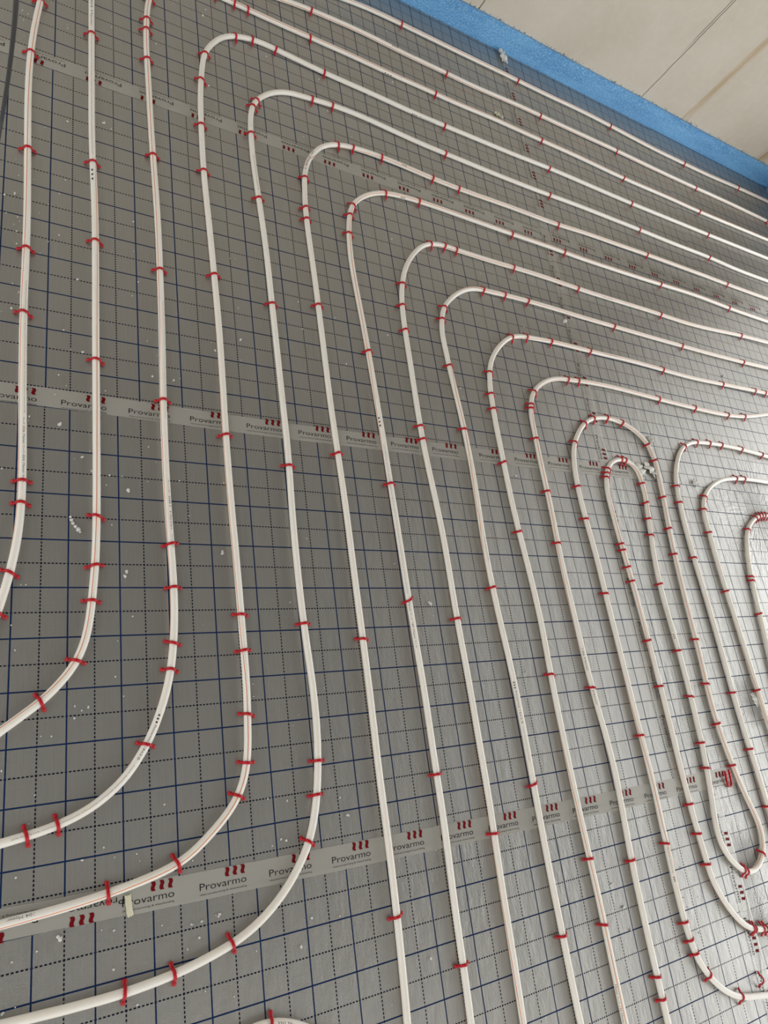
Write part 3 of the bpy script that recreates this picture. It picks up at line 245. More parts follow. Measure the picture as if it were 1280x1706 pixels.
 'S15': '23774,-5123 23806,-4925 23837,-4727 23868,-4528 23899,-4330 23930,-4132 23960,-3933 23990,-3735 24019,-3536 24047,-3338 24074,-3139 24100,-2940 24125,-2741 24149,-2542 24173,-2342 24196,-2143 24220,-1944 24244,-1745 24270,-1546 24297,-1347 24326,-1148 24359,-950 24394,-753 24433,-556 24474,-359 24517,-163 24565,31 24620,224 24686,414 24761,600 24843,783 24934,962 25038,1134 25159,1294 25299,1436 25457,1560 25627,1667 25804,1762 25986,1846 26174,1914 26370,1961 26569,1985 26769,1995 26969,2005 27170,2017 27370,2030 27570,2043 27771,2053 27971,2062 28172,2070 28372,2076 28573,2083 28773,2089',
 'R0a': '5810,19277 6005,19323 6200,19370 6395,19416 6591,19462 6786,19507 6982,19551 7178,19594 7375,19634 7572,19672 7769,19706 7967,19737 8166,19764 8366,19787 8565,19807 8765,19823 8965,19837 9166,19850 9366,19861 9566,19871 9767,19880 9967,19888 10168,19895 10368,19900 10569,19902 10770,19902 10970,19899 11171,19894 11371,19887 11572,19878 11772,19869 11973,19859 12173,19850 12373,19842 12574,19835 12774,19829 12975,19825 13176,19822 13376,19820 13577,19820 13778,19819 13978,19819 14179,19818 14379,19817 14580,19815 14781,19812 14981,19809 15182,19806 15383,19803 15583,19803 15784,19804 15984,19807 16185,19813 16385,19820 16586,19829 16786,19840 16987,19851 17187,19862 17387,19872 17588,19881 17788,19889 17989,19896 18189,19902 18390,19906 18590,19909 18791,19912 18992,19913 19192,19915 19393,19915 19594,19916 19794,19917 19995,19917 20195,19917 20396,19918 20597,19918 20797,19919 20998,19919 21199,19920 21399,19922 21600,19923 21801,19925 22001,19927 22202,19930 22402,19933 22603,19936 22804,19939 23004,19942 23205,19944 23405,19947 23606,19949 23807,19951 24007,19952 24208,19952 24409,19951 24609,19950 24810,19949 25010,19947 25211,19944 25412,19941 25612,19939 25813,19936 26014,19933 26214,19930 26415,19928 26615,19926 26816,19924 27017,19923 27217,19922 27418,19922 27619,19922 27819,19922 28020,19923 28220,19924 28421,19925 28622,19926 28822,19928 29023,19930 29224,19932 29424,19934 29625,19936 29825,19939 30026,19942 30227,19945 30427,19948 30628,19952 30828,19956 31029,19959 31230,19963 31430,19967 31631,19971 31831,19975 32032,19978 32233,19982 32433,19984 32634,19986 32835,19988 33035,19989 33236,19990 33436,19990 33637,19989 33838,19989 34038,19988 34239,19986 34440,19985 34640,19983 34841,19981 35041,19979 35242,19977 35443,19975 35643,19973 35844,19971 36045,19969 36245,19967 36446,19966 36646,19964 36847,19962 37048,19960 37248,19958 37449,19956 37650,19955 37850,19953 38051,19951 38251,19949',
 'R0b': '8392,20980 8590,21016 8787,21051 8984,21086 9182,21121 9379,21156 9577,21191 9774,21225 9972,21258 10170,21289 10368,21319 10567,21347 10766,21372 10965,21394 11165,21413 11365,21428 11565,21440 11765,21449 11965,21456 12166,21461 12366,21464 12567,21466 12767,21468 12968,21470 13168,21472 13369,21474 13569,21475 13770,21477 13970,21478 14171,21479 14371,21479 14572,21479 14772,21479 14973,21479 15173,21480 15374,21481 15574,21482 15775,21484 15975,21487 16176,21490 16376,21494 16577,21498 16777,21502 16977,21505 17178,21509 17378,21512 17579,21515 17779,21517 17980,21519 18180,21520 18381,21521 18581,21522 18782,21522 18982,21522 19183,21522 19383,21522 19584,21522 19784,21522 19985,21524 20185,21526 20386,21529 20586,21533 20787,21537 20987,21543 21187,21548 21388,21554 21588,21560 21789,21566 21989,21570 22190,21574 22390,21576 22591,21577 22791,21577 22992,21576 23192,21574 23393,21571 23593,21566 23793,21561 23994,21556 24194,21549 24395,21542 24595,21534 24795,21526 24996,21517 25196,21507 25396,21497 25596,21487 25797,21477 25997,21468 26197,21458 26397,21449 26598,21441 26798,21433 26998,21426 27199,21421 27399,21416 27600,21413 27800,21411 28001,21410 28201,21409 28402,21410 28602,21411 28803,21412 29003,21414 29204,21417 29404,21419 29605,21421 29805,21424 30006,21426 30206,21428 30407,21430 30607,21432 30808,21435 31008,21437 31209,21440 31409,21444 31609,21449 31810,21454 32010,21461 32211,21469 32411,21478 32611,21487 32811,21498 33012,21510 33212,21522 33412,21535 33612,21547 33812,21560 34012,21572 34212,21584 34412,21595 34613,21605 34813,21615 35013,21624 35214,21632 35414,21640 35614,21647 35815,21653 36015,21659 36215,21665 36416,21671 36616,21676 36817,21681 37017,21687 37218,21692 37418,21697 37618,21703 37819,21708 38019,21713 38220,21719 38420,21724 38621,21730 38821,21735 39021,21741 39222,21746 39422,21752',
 'S16': '2497,-9694 2697,-9656 2897,-9619 3097,-9583 3297,-9549 3498,-9516 3698,-9480 3897,-9438 4096,-9399 4298,-9378 4501,-9387 4701,-9424 4895,-9484 5081,-9565 5259,-9662 5430,-9772 5596,-9889 5762,-10007 5929,-10123 6095,-10240 6261,-10357 6426,-10476 6589,-10597 6752,-10718 6915,-10840',
}
CLIPS = {'S1': [118, 200, 344, 394, 794, 967, 1263, 1581, 1779],
 'S2': [270, 366, 488, 562, 670, 1047, 1379, 1623, 2073],
 'S3': [230, 280, 484, 634, 692, 810, 908, 1260, 1632, 2002, 2352, 2468, 2512, 2606, 2898, 2960, 3000, 3226, 3750, 4296, 4804, 5358],
 'S4': [360, 486, 650, 718, 812, 948, 1028, 1468, 1935, 2281, 2451, 2631, 2747, 2919, 2979, 3063, 3237, 3737, 4273, 4777, 5336],
 'S5': [308, 392, 506, 740, 832, 902, 1204, 1605, 2085, 2445, 2685, 2801, 2835, 3069, 3145, 3607, 4125, 4670, 5174],
 'S6': [384, 980, 1469, 1931, 2235, 2279, 2397, 2645, 2703, 2815, 3023, 3139, 3631, 4171, 4750],
 'S7': [300, 694, 1118, 1438, 1852, 2270, 2346, 2393, 2565, 2703, 3119, 3387, 3965, 4455],
 'S8': [578, 1102, 1626, 1668, 1994, 2084, 2170, 2424, 2484, 2534, 2791, 3115, 3603, 4183],
 'S9': [372, 714, 1232, 1723, 1941, 2113, 2165, 2395, 2491, 2601, 3049, 3463, 3899],
 'S10': [402, 552, 1018, 1442, 1666, 1849, 1903, 1985, 2201, 2275, 2393, 2589, 3003, 3395, 3637, 3717],
 'S11': [244, 292, 562, 1014, 1448, 1620, 1802, 1915, 1931, 1989, 2191, 2247, 2683, 2905, 3121, 3245],
 'S12': [306, 440, 504, 540, 582, 776, 1064, 1490, 1736, 1848, 2014, 2124, 2184, 2258, 2334, 2472, 2538, 2682, 2802, 2896, 3192, 3338, 3460, 3590, 3860, 3966, 3980, 4298, 4372, 4510, 4656, 4876, 5048, 5112, 5170, 5246, 5360, 5382, 5476, 5498, 5516, 5752, 5772, 5830, 5878, 6070, 6212, 6550, 6630, 6710, 6946, 6954, 6990, 7006],
 'S13': [194, 368, 548, 1010, 1222, 1286, 1504, 1594, 1680, 1760, 1892, 2033],
 'S14': [302, 650, 872, 960, 1020, 1290, 1346],
 'S15': [320, 443, 459, 663, 757, 785, 807, 827, 849],
 'R0a': [288, 874, 1376, 1854, 2442, 3074],
 'R0b': [430, 1029, 1609, 2155, 2627],
 'S16': [207]}
STRIPES = {'S1': [(138, -110), (206, -91), (292, -63), (462, -55), (674, -43), (866, -37), (1355, -5), (1557, 13), (1789, 15)],
 'S2': [(190, -38), (270, -33), (368, -18), (436, -22), (566, -21), (684, -10), (987, 5), (1245, 18), (1549, 26), (1685, 64), (2091, 111)],
 'S3': [(188, -132), (586, -122), (628, -103), (706, -84), (836, -76), (944, -61), (1148, -55), (1306, -70), (1472, -45), (1726, -36), (1960, -25), (2350, -6), (2546, -8), (3000, 33), (3752, 20), (5964, 12)],
 'S4': [(190, 38), (280, 28), (362, 23), (432, 12), (516, 10), (670, -8), (798, -15), (866, -20), (966, -46), (1058, -56), (1198, -66), (1366, -71), (1576, -80), (1733, -105), (1933, -131), (2471, -159)],
 'S5': [],
 'S6': [(190, -161), (2403, -151), (2587, 217), (2643, 105), (2825, 52), (3631, 41), (5098, 40)],
 'S7': [(190, -140), (710, -134), (1360, -119), (1540, -94), (1746, -55), (1852, -45), (2106, -25), (2246, -5), (2509, 43), (2701, 39), (2943, 15), (4777, 15)],
 'S8': [(190, -53), (354, -78), (494, -98), (726, -123), (932, -148), (1994, -217), (2350, -263), (2534, -292), (2791, -314), (4411, -325)],
 'S9': [(188, -171), (1028, -141), (1234, -116), (1308, -101), (1444, -45), (1473, -75), (1629, -46), (1723, -22), (1837, -37), (1937, 18), (1993, 48), (2095, 105), (2279, 312), (2395, 392), (2491, 403), (4101, 397)],
 'S10': [(190, -29), (494, -44), (702, -64), (862, -104), (1018, -144), (1847, -223), (2203, -285), (2391, -330), (3745, -330)],
 'S11': [(190, -177), (1054, -157), (1206, -107), (1346, -77), (1556, -47), (1726, -32), (1850, -22), (1943, 22), (2121, 51), (2237, 34), (3451, 19)],
 'S12': [(188, 124), (582, 46), (722, 10), (818, -40), (976, -50), (1066, -75), (1164, -95), (1282, -120), (1418, -150), (1766, -170), (2078, -116), (2254, -8), (2330, 50), (2474, 63), (2802, 54), (3592, 54), (3820, 61), (3906, 73), (3970, 57), (4056, 65), (4658, 56), (5048, 18), (5172, -22), (5296, -56), (5372, -91), (5458, -67), (5552, -21), (5654, 22), (5828, 47), (6028, 57), (6150, 112), (6210, 152), (7018, 109)],
 'S13': [(190, -96), (416, -146), (548, -176), (2081, -80)],
 'S14': [(190, -68), (300, -73), (400, -98), (488, -138), (648, -168), (1518, -98)],
 'S15': [],
 'R0a': [(188, 82), (3064, 85)],
 'R0b': [(188, 37), (2924, 35)],
 'S16': []}
CRUMBS = '-19,1368 -25,1457 -11,1452 -21,1424 83,1468 84,1455 198,1525 380,1731 320,1526 82,1259 193,1146 36,1081 111,1031 -18,907 14,908 -25,955 84,932 -45,839 71,885 47,844 -16,784 -12,773 -23,761 -40,789 28,812 -17,742 128,828 49,735 -16,708 32,696 72,761 244,858 243,766 480,1763 599,1762 674,1667 861,1659 904,1774 772,1369 958,1450 661,1148 878,1527 617,1288 627,1100 798,1155 573,871 1437,2234 1631,2182 1311,1782 1690,1945 1176,1805 1418,1471 1475,1419 1544,1188 1103,1216 1051,1058 1973,1828 1998,2238 2086,2301 3540,2119 2420,1903 -24,644 113,645 252,676 237,631 -21,532 -40,520 -21,598 -8,578 85,500 100,452 345,606 270,510 292,474 344,420 279,414 76,382 173,358 69,332 19,262 265,229 140,204 110,183 281,192 -27,147 180,151 206,151 173,127 332,151 261,143 92,358 511,823 496,819 508,662 592,606 429,539 466,491 504,502 789,417 436,155 802,700 868,587 816,551 811,538 692,638 846,647 688,727 1135,981 1370,1043 1426,1061 1446,1059 1273,979 1409,1024 1474,1035 1502,1039 1253,807 1561,840 1222,508 1417,557 1417,539 1470,628 1569,745 1585,734 975,680 1220,1033 2038,1225 2085,1236 2192,1235 2109,1082 2168,1005 2209,934 2135,976 1964,768 2372,881 2394,873 2303,1067 2673,1143 2736,923 2616,719 2022,640 1884,584 1878,853 1989,723 2770,517 2262,778 133,-113 193,-211 203,-321 279,-325 114,-333 126,-342 139,-337 113,-355 74,-384 56,-382 188,-282 223,-161 8,-222 15,-95 24,-95 184,37 350,67 1,-174 369,-184 472,-316 471,-343 573,-389 557,-411 642,-336 634,-390 713,-391 637,24 578,-135 516,-135 978,-175 1251,-281 958,-523 881,-35 1258,-335 2222,-221 1875,-231 1961,-422 1874,-472 2050,-489 -7,-435 49,-483 275,-531 164,-588 183,-608 222,-609 227,-622 127,-604 22,-611 160,-721 180,-725 264,-736 317,-746 57,-730 20,-737 310,-785 179,-786 27,-803 218,-849 40,-529 530,-561 652,-572 509,-633 519,-636 488,-641 325,-639 365,-741 337,-744 331,-771 320,-747 560,-787 440,-818 338,-859 391,-881 486,-551 623,-797 1141,-612 1072,-634 923,-905 1062,-974 764,-925 795,-934 766,-1021 881,-717 720,-980 1422,-689 1409,-888 1324,-917 1439,-1001 1684,-900 1666,-973 1725,-983 1672,-998 1987,-861 1693,-1064 1915,-742 1974,-1024 1887,-1205'
LUMPS = '87,1123 174,1157 -24,850 470,1730 1057,1682 471,1437 1192,2075 125,451 329,411 21,271 81,260 126,188 144,157 217,118 508,564 438,518 1773,908 1219,541 1374,259 2714,852 211,-66 210,-75 422,-18 973,-141 91,-718 8,-807 667,-610 531,-832 371,-742 827,-922 1431,-949'
PRINTS = [('S1', 534, 388, '<--> 036 Meter <--> 004 Meter <-->', 15, 4.6),
 ('S1', 876, 544, 'micro', 25, 2.0),
 ('S3', 544, 526, 'III', -3, 5),
 ('S3', 522, 490, 'Provarmo', -2, 4.5),
 ('S3', 478, 452, '16x2.0', -4, 5),
 ('S3', 440, 206, 'micro', -5, 2.2),
 ('S3', 1534, 1210, 'micro', 23, 2.0),
 ('S3', 1058, 896, '<--> 081 Meter <-->', 22, 4),
 ('S4', 240, 198, '104 Meter', -32, 5),
 ('S5', 2597, 2467, 'micro', -2, 2.2),
 ('S7', 1638, 1608, 'III', -45, 5),
 ('S7', 1554, 1132, 'micro', -39, 2.2),
 ('S7', 1110, 994, 'Meter <--> 180 Meter <-->', -39, 4.4),
 ('S9', 972, 954, 'III', -41, 5),
 ('S9', 948, 904, 'Provarmo', -41, 4.5),
 ('S9', 898, 864, '16x2.0', -41, 4.5),
 ('S9', 856, 770, 'micro', -41, 2.2),
 ('S9', 1378, 1308, 'micro', -6, 2.2),
 ('S11', 1126, 1060, '136 Meter', -47, 4.4),
 ('S11', 1006, 964, 'Meter', -47, 4),
 ('S10', 274, 192, 'Meter <--> 137 Meter', -64, 4.4),
 ('S12', 766, 702, 'micro', -40, 3),
 ('S12', 694, 682, 'III', -40, 5),
 ('S2', 2205, 2097, '004 Meter', -9, 4.6),
 ('S2', 2069, 1645, 'micro', -10, 2.0),
 ('S2', 1597, 1561, 'III', -26, 5),
 ('S16', 211, 293, '- 350 Meter <-->', -7, 4.6),
 ('S6', 2429, 2519, '16x2.0', -24, 4.4),
 ('R0a', 620, 644, 'III', 10, 5),
 ('R0a', 652, 722, 'micro', 10, 2.5),
 ('S3', 3524, 3554, 'III', 93, 5),
 ('S4', 3591, 3613, 'III', 91, 5),
 ('S4', 3623, 3695, 'Provarmo', 91, 3.5),
 ('S7', 2627, 2645, 'III', 68, 5),
 ('S12', 4796, 4718, 'micro', -59, 2.6),
 ('S12', 4710, 4694, 'III', -59, 5),
 ('S6', 2893, 2911, 'III', 28, 4),
 ('S8', 3251, 3309, 'micro', 47, 2.5),
 ('S10', 2655, 2745, 'micro', 21, 2.5)]
CABLE = [(-0.1067, 0.4392, 0.006), (-0.0927, 0.6074, 0.01), (-0.0751, 0.827, 0.05), (-0.0659, 0.8796, 0.15), (-0.0628, 0.8884, 0.2), (-0.0599, 0.8794, 0.3), (-0.0606, 0.8326, 0.42), (-0.0646, 0.7416, 0.56), (-0.0743, 0.5978, 0.72)]

# ---------------------------------------------------------------- the room
struct('floor', box_mesh(-1.6, 5.2, -2.4, 2.5, -.20, -.031), M_SLAB)
struct('ceiling', box_mesh(-1.6, 4.3, -2.4, 2.48, 2.601, 2.75), M_CEIL)  # out of view; added so ambient light enters only from the open sides
struct('wall_back', box_mesh(-1.6, 4.02, 2.318, 2.48, -.030, 2.60), M_WALL)
struct('wall_right', box_mesh(3.832, 4.02, 1.75, 2.317, -.030, 2.60), M_WALL)

# laying sheets (foil faced insulation, one metre wide)
G = '1 m insulation sheets'
def sheet(x0, x1, y0, y1, g, label, wr=0., pk=()):
    o = link('insulation_sheet', box_mesh(x0, x1, y0, y1, -.030, 0, 0), foil('foil_print', *g, wr, pk))
    tag(o, label, 'insulation sheet', 'foil faced insulation sheets on the floor'); return o
sheet(-1.2, 1.8, 1.3, 2.304, (.0541, .0987, 1.4890, .0999), 'grey gridded foil sheet against blue strip, left of the lengthwise tape')
sheet(-1.2, 1.8, .3, 1.3, (.0506, .0990, .3974, .0988), 'grey gridded foil sheet between the upper and middle cross tapes, left part')
sheet(-1.2, 1.8, -.7, .3, (0, .0996, 0, .1), 'grey gridded foil sheet between the middle and lower cross tapes, left part')
sheet(-1.2, 1.9, -2.2, -.7, (.0497, .09992, -.8035, .1002), 'grey gridded foil sheet below the lowest cross tape, at the bottom', .15)
sheet(1.8, 2.8, 1.3, 2.304, (.0268, .1, .9902, .1), 'grey gridded foil sheet at blue strip, right of the lengthwise tape', .2)
sheet(2.8, 3.826, 1.3, 2.304, (.0422, .1, 1.0001, .1001), 'grey gridded foil sheet in the far corner by the blue strip', .2)
sheet(1.8, 2.8, .3, 1.3, (.0002, .1, -.0058, .1), 'pale gridded foil sheet right of lengthwise tape, above the looping pipe', .3, ((2.65, .215, .30),))
sheet(2.8, 3.826, .3, 1.3, (.0002, .1, -.0058, .1), 'pale gridded foil sheet at right edge below the far corner', .3, ((2.65, .215, .30),))
sheet(1.8, 2.8, -.7, .3, (.0414, .0993, -.0022, .1005), 'pale gridded foil sheet under the hooked pipes, right middle', .45, ((2.65, .215, .34), (2.24, -.49, .1)))
sheet(1.9, 2.8, -2.2, -.7, (.0414, .0993, -.0022, .1005), 'pale gridded foil sheet at the lower right corner', .45, ((1.935, -1.11, .22), (1.957, -.955, .13)))
sheet(2.8, 3.826, -.7, .3, (.0414, .0993, -.0022, .1005), 'pale gridded foil sheet at right edge beside the last hooked pipe', .45, ((2.65, .215, .34),))
# the little gap strip between x = 1.8 and 1.9 in the bottom row is covered by the sheet above

# blue edge strip: one length on the back wall, one on the right wall
def strip(name, x0, x1, y0, y1, label, along_x=True):
    bm = bmesh.new(); n = 150; vs = []
    for i in range(n + 1):
        t = i / n
        j = .0012 * math.sin(i * 1.7) + random.uniform(-.0007, .0007)
        top = .102 + .0012 * math.sin(i * .23) + random.uniform(-.0006, .0006)
        if along_x:
            x = x0 + (x1 - x0) * t
            ring = [(x, y1, 0), (x, y0 - abs(j) * .5, 0), (x, y0 - j * .4, top * .5), (x, y0 + .001, top), (x, y1, top + .0005)]
        else:
            y = y0 + (y1 - y0) * t
            ring = [(x1, y, 0), (x0 - abs(j) * .5, y, 0), (x0 - j * .4, y, top * .5), (x0 + .001, y, top), (x1, y, top + .0005)]
        vs.append([bm.verts.new(p) for p in ring])
    for a, b in zip(vs, vs[1:]):
        for k in range(5): bm.faces.new((a[k], b[k], b[(k + 1) % 5], a[(k + 1) % 5]))
    bm.faces.new(vs[0]); bm.faces.new(vs[-1][::-1]); bmesh.ops.recalc_face_normals(bm, faces=bm.faces[:])
    me = bpy.data.meshes.new('strip'); bm.to_mesh(me); bm.free()
    return tag(link('edge_insulation_strip', me, M_BLUE), label, 'edge strip')
strip('s', -1.2, 3.822, 2.3055, 2.3165, 'bright blue foam edge strip along the foot of the beige wall')
strip('s', 3.822, 3.8315, 1.76, 2.30, 'short blue foam edge strip on the right-hand wall at the corner', False)

# ---------------------------------------------------------------- writing
def text_mesh(txt, height, thin=-.007):
    cu = bpy.data.curves.new('t', 'FONT'); cu.body = txt; cu.size = 1.0; cu.resolution_u = 3; cu.offset = thin
    o = bpy.data.objects.new('t', cu); C.objects.link(o)
    dg = bpy.context.evaluated_depsgraph_get(); dg.update()
    me = bpy.data.meshes.new_from_object(o.evaluated_get(dg))
    vs = [Vector(v.co) for v in me.vertices]; fs = [tuple(p.vertices) for p in me.polygons]
    bpy.data.objects.remove(o); bpy.data.curves.remove(cu); bpy.data.meshes.remove(me)
    x0 = min(v.x for v in vs); x1 = max(v.x for v in vs)
    k = height / .70           # cap height of the built-in face
    return [((v.x - x0) * k, v.y * k) for v in vs], fs, (x1 - x0) * k

def wave_bar(x0, y0, wd, ht, n=10, amp=.0016):
    """one of the three S-shaped bars of the logo"""
    vs, fs = [], []
    for i in range(n + 1):
        t = i / n; dx = -amp * math.sin(t * 2 * math.pi) + (1 - t) * wd * .25
        vs += [(x0 + dx, y0 + ht * t), (x0 + dx + wd, y0 + ht * t)]
        if i: fs.append((2 * i - 2, 2 * i - 1, 2 * i + 1, 2 * i))
    return vs, fs

def logo_mesh():
    """origin at the left end of the base line; 95 mm wide; two materials: bars, letters"""
    V, F, MI = [], [], []
    def add(vs, fs, mi):
        b = len(V); V.extend((x, y, 0) for x, y in vs); F.extend(tuple(b + i for i in f) for f in fs); MI.extend([mi] * len(fs))
    for i in range(3):
        add(*wave_bar(.0505 + i * .0158, .0160, .0072, .0160), 0)
    vs, fs, wd = text_mesh('Provarmo', .0125); add([(x * .093 / wd, y) for x, y in vs], fs, 1)
    vs, fs, wd = text_mesh('vloerverwarming & vloerkoeling', .0032); add([(x * .093 / wd, y - .0085) for x, y in vs], fs, 1)
    me = pydata(V, F); me.materials.append(M_LOGO); me.materials.append(M_LETTER)
    me.polygons.foreach_set('material_index', MI); me.update(); return me
LOGO = logo_mesh()

def ribbon(path, wd, z, wav=.0003, ends=0):
    """flat adhesive tape following a line on the floor, with slight ripples"""
    pts = []
    for (a, b) in zip(path, path[1:]):
        L = math.dist(a, b); n = max(2, int(L / .012))
        pts += [(a[0] + (b[0] - a[0]) * i / n, a[1] + (b[1] - a[1]) * i / n) for i in range(n)]
    pts.append(path[-1]); vs = []; fs = []; m = 6
    for i, p in enumerate(pts):
        q0 = Vector(pts[max(0, i - 3)]); q1 = Vector(pts[min(len(pts) - 1, i + 3)]); t = (q1 - q0).normalized(); nn = Vector((-t.y, t.x))
        w_ = wd
        for j in range(m + 1):
            e = (j / m - .5)
            rz = max(0, wav * math.sin(i * .9 + j * 1.7) * .5 + random.uniform(0, wav) * .5) if 0 < j < m else 0
            jit = random.uniform(-.0003, .0003) if j in (0, m) else 0
            endj = random.uniform(-.004, .004) if i in (0, len(pts) - 1) else 0
            vs.append((p[0] + nn.x * (e * w_ + jit) + t.x * endj, p[1] + nn.y * (e * w_ + jit) + t.y * endj, z + rz))
        if i:
            for j in range(m):
                a = (i - 1) * (m + 1) + j; fs.append((a, a + 1, a + m + 2, a + m + 1))
    return pydata(vs, fs, True)

def tape(path, wd, z, mat, label):
    o = link('packing_tape', ribbon(path, wd, z), mat)
    return tag(o, label, 'tape', 'printed tapes over the sheet joints')
def logo(parent, x, y, z, rot, sc=1.0, n=[0]):
    me = LOGO
    o = bpy.data.objects.new('printed_logo', me); C.objects.link(o); o.parent = parent
    o.location = (x, y, z); o.rotation_euler = (0, 0, rot); o.scale = (sc, sc, 1)
    if n[0] == 0: o['label'] = 'three red wavy bars over black lettering'
    n[0] += 1; return o
PI = math.pi
# upper cross tape, lettering upside down
t = tape([(-.30, 1.311), (.40, 1.3085), (1.06, 1.3045), (1.70, 1.3085), (1.815, 1.31)], .047, .0004, M_TAPE, 'upper cross tape with upside-down lettering, left of the lengthwise tape')
x = -.0615
while x < 1.80:
    if x - .095 > -.30: logo(t, x, 1.3215 - .001, .0009, PI)
    x += .1413
t = tape([(1.77, 1.318), (2.6, 1.322), (3.70, 1.325)], .047, .0007, M_TAPE_THIN, 'faded far end of the upper cross tape, right of lengthwise tape')
x = 1.93
while x < 3.6: logo(t, x, 1.331, .0012, PI); x += .146
# middle cross tape
t = tape([(-.40, .324), (.05, .3235), (.60, .3145), (1.235, .3145)], .046, .0004, M_TAPE, 'middle cross tape reading upright, piece crossing the leftmost pipes')
x = -.200
while x < 1.15: logo(t, x, .3095 - (.004 if x < .2 else 0) * 0, .0009, -.004); x += .1411
t = tape([(1.205, .3135), (1.60, .316), (1.965, .320)], .046, .0007, M_TAPE, 'middle cross tape, shorter piece ending under the tight inner loop')
for x in (1.244, 1.3855, 1.5285, 1.672, 1.819): logo(t, x, .3085 + (x - 1.244) * .008, .0012, .006)
# lower cross tape
t = tape([(.205, -.684), (.6, -.689), (1.1, -.695), (1.60, -.6985), (2.045, -.699)], .049, .0007, M_TAPE, 'lower cross tape reading upright, running from the torn end to the right')
x = .192
for k in range(13):
    if x + .095 < 2.04: logo(t, x + .003, -.6925 - (x - .19) * .0125, .0012, -.009)
    x += .1412
t = tape([(-.35, -.678), (.0, -.679), (.30, -.6835)], .049, .0004, M_TAPE, 'lower cross tape with upside-down lettering in the bottom left corner')
for x in (-.09, .058, .1985): logo(t, x + .0, -.6745, .0009, PI - .008)
# lengthwise tape, lettering running down
t = tape([(1.812, 2.29), (1.805, 1.85), (1.80, 1.35)], .044, .0010, M_TAPE_THIN, 'lengthwise tape, top piece from blue strip down to the upper cross tape')
y = 2.262
while y > 1.46: logo(t, 1.7985, y, .0015, -PI / 2); y -= .1432
t = tape([(1.797, 1.345), (1.806, .9), (1.800, .33)], .046, .0010, M_TAPE_THIN, 'lengthwise tape, middle piece between upper and middle cross tapes')
y = 1.31
while y > .40: logo(t, 1.784 + .003 * math.sin(y * 3), y, .0015, -PI / 2); y -= .1432
t = tape([(1.790, .30), (1.776, .10), (1.768, -.10), (1.764, -.50), (1.775, -.70)], .046, .0010, M_TAPE_THIN, 'lengthwise tape, lower piece running beneath the tight inner loop pipe')
y = .22
while y > -.62: logo(t, 1.7605, y, .0015, -PI / 2); y -= .1432
t = tape([(1.905, -.73), (1.910, -.95), (1.908, -1.25), (1.905, -1.60)], .050, .0010, M_TAPE_THIN, 'lengthwise tape in the lower right corner, below the lower cross tape')
for y in (-.796, -.939, -1.072, -1.215, -1.358): logo(t, 1.8915, y, .0015, -PI / 2)

# raised rib where the film of the lengthwise tape is folded over
def ridge(pts, r, label, mat):
    cu = []; V = []; F = []; n = 6
    for i, p in enumerate(pts):
        a = Vector(pts[max(0, i - 1)]); b = Vector(pts[min(len(pts) - 1, i + 1)]); t_ = (b - a).normalized()
        s = t_.cross(Vector((0, 0, 1))).normalized(); u = s.cross(t_)
        rr = r * (.35 if i in (0, len(pts) - 1) else 1)
        for k in range(n):
            th = k / n * 2 * PI; V.append(Vector(p) + s * math.cos(th) * rr + u * math.sin(th) * rr * .8)
        if i:
            for k in range(n): F.append(((i - 1) * n + k, (i - 1) * n + (k + 1) % n, i * n + (k + 1) % n, i * n + k))
    return tag(link('film_thread', pydata(V, F, True), mat), label, 'plastic film')
ridge([(1.931, -.995, .003), (1.926, -1.05, .003), (1.921, -1.095, .006), (1.923, -1.12, .004)], .0012, 'thin twisted film thread running down to the red clip cluster', M_FILM)
ridge([(1.925, -1.135, .003), (1.917, -1.18, .003), (1.906, -1.215, .003), (1.898, -1.24, .003)], .0012, 'thin white film thread curving below the red clip cluster', M_FILM)
ridge([(1.815, .455, .003), (1.822, .40, .003), (1.828, .345, .003)], .0012, 'white folded film rib on tape inside the outer loop', M_FILM)

# ---------------------------------------------------------------- pipes
RAD = .008; ZC = .0092
def parse(s): return [Vector((int(a) * 1e-4, int(b) * 1e-4, ZC)) for a, b in (p.split(',') for p in s.split())]
class Path:
    def __init__(s, pts):
        s.p = pts; s.s = [0]
        for a, b in zip(pts, pts[1:]): s.s.append(s.s[-1] + (b - a).length)
        s.L = s.s[-1]; n = len(pts)
        s.t = [(pts[min(n - 1, i + 1)] - pts[max(0, i - 1)]).normalized() for i in range(n)]
        s.z = [0.0] * n
    def at(s, d):
        d = min(max(d, 0), s.L - 1e-6)
        i = min(int(d / s.L * (len(s.p) - 1)), len(s.p) - 2)
        while s.s[i] > d: i -= 1
        while i < len(s.p) - 2 and s.s[i + 1] <= d: i += 1
        f = (d - s.s[i]) / (s.s[i + 1] - s.s[i])
        # cubic Hermite keeps bends round
        h = s.s[i + 1] - s.s[i]; p0, p1, m0, m1 = s.p[i], s.p[i + 1], s.t[i] * h, s.t[i + 1] * h
        f2 = f * f; f3 = f2 * f
        P = p0 * (2 * f3 - 3 * f2 + 1) + m0 * (f3 - 2 * f2 + f) + p1 * (3 * f2 - 2 * f3) + m1 * (f3 - f2)
        T = (s.t[i] * (1 - f) + s.t[i + 1] * f).normalized()
        return P, T, T.cross(Vector((0, 0, 1))).normalized()
def interp(tab, d):
    if d <= tab[0][0]: return tab[0][1]
    for (a, x), (b, y) in zip(tab, tab[1:]):
        if d <= b: return x + (y - x) * (d - a) / max(b - a, 1)
    return tab[-1][1]
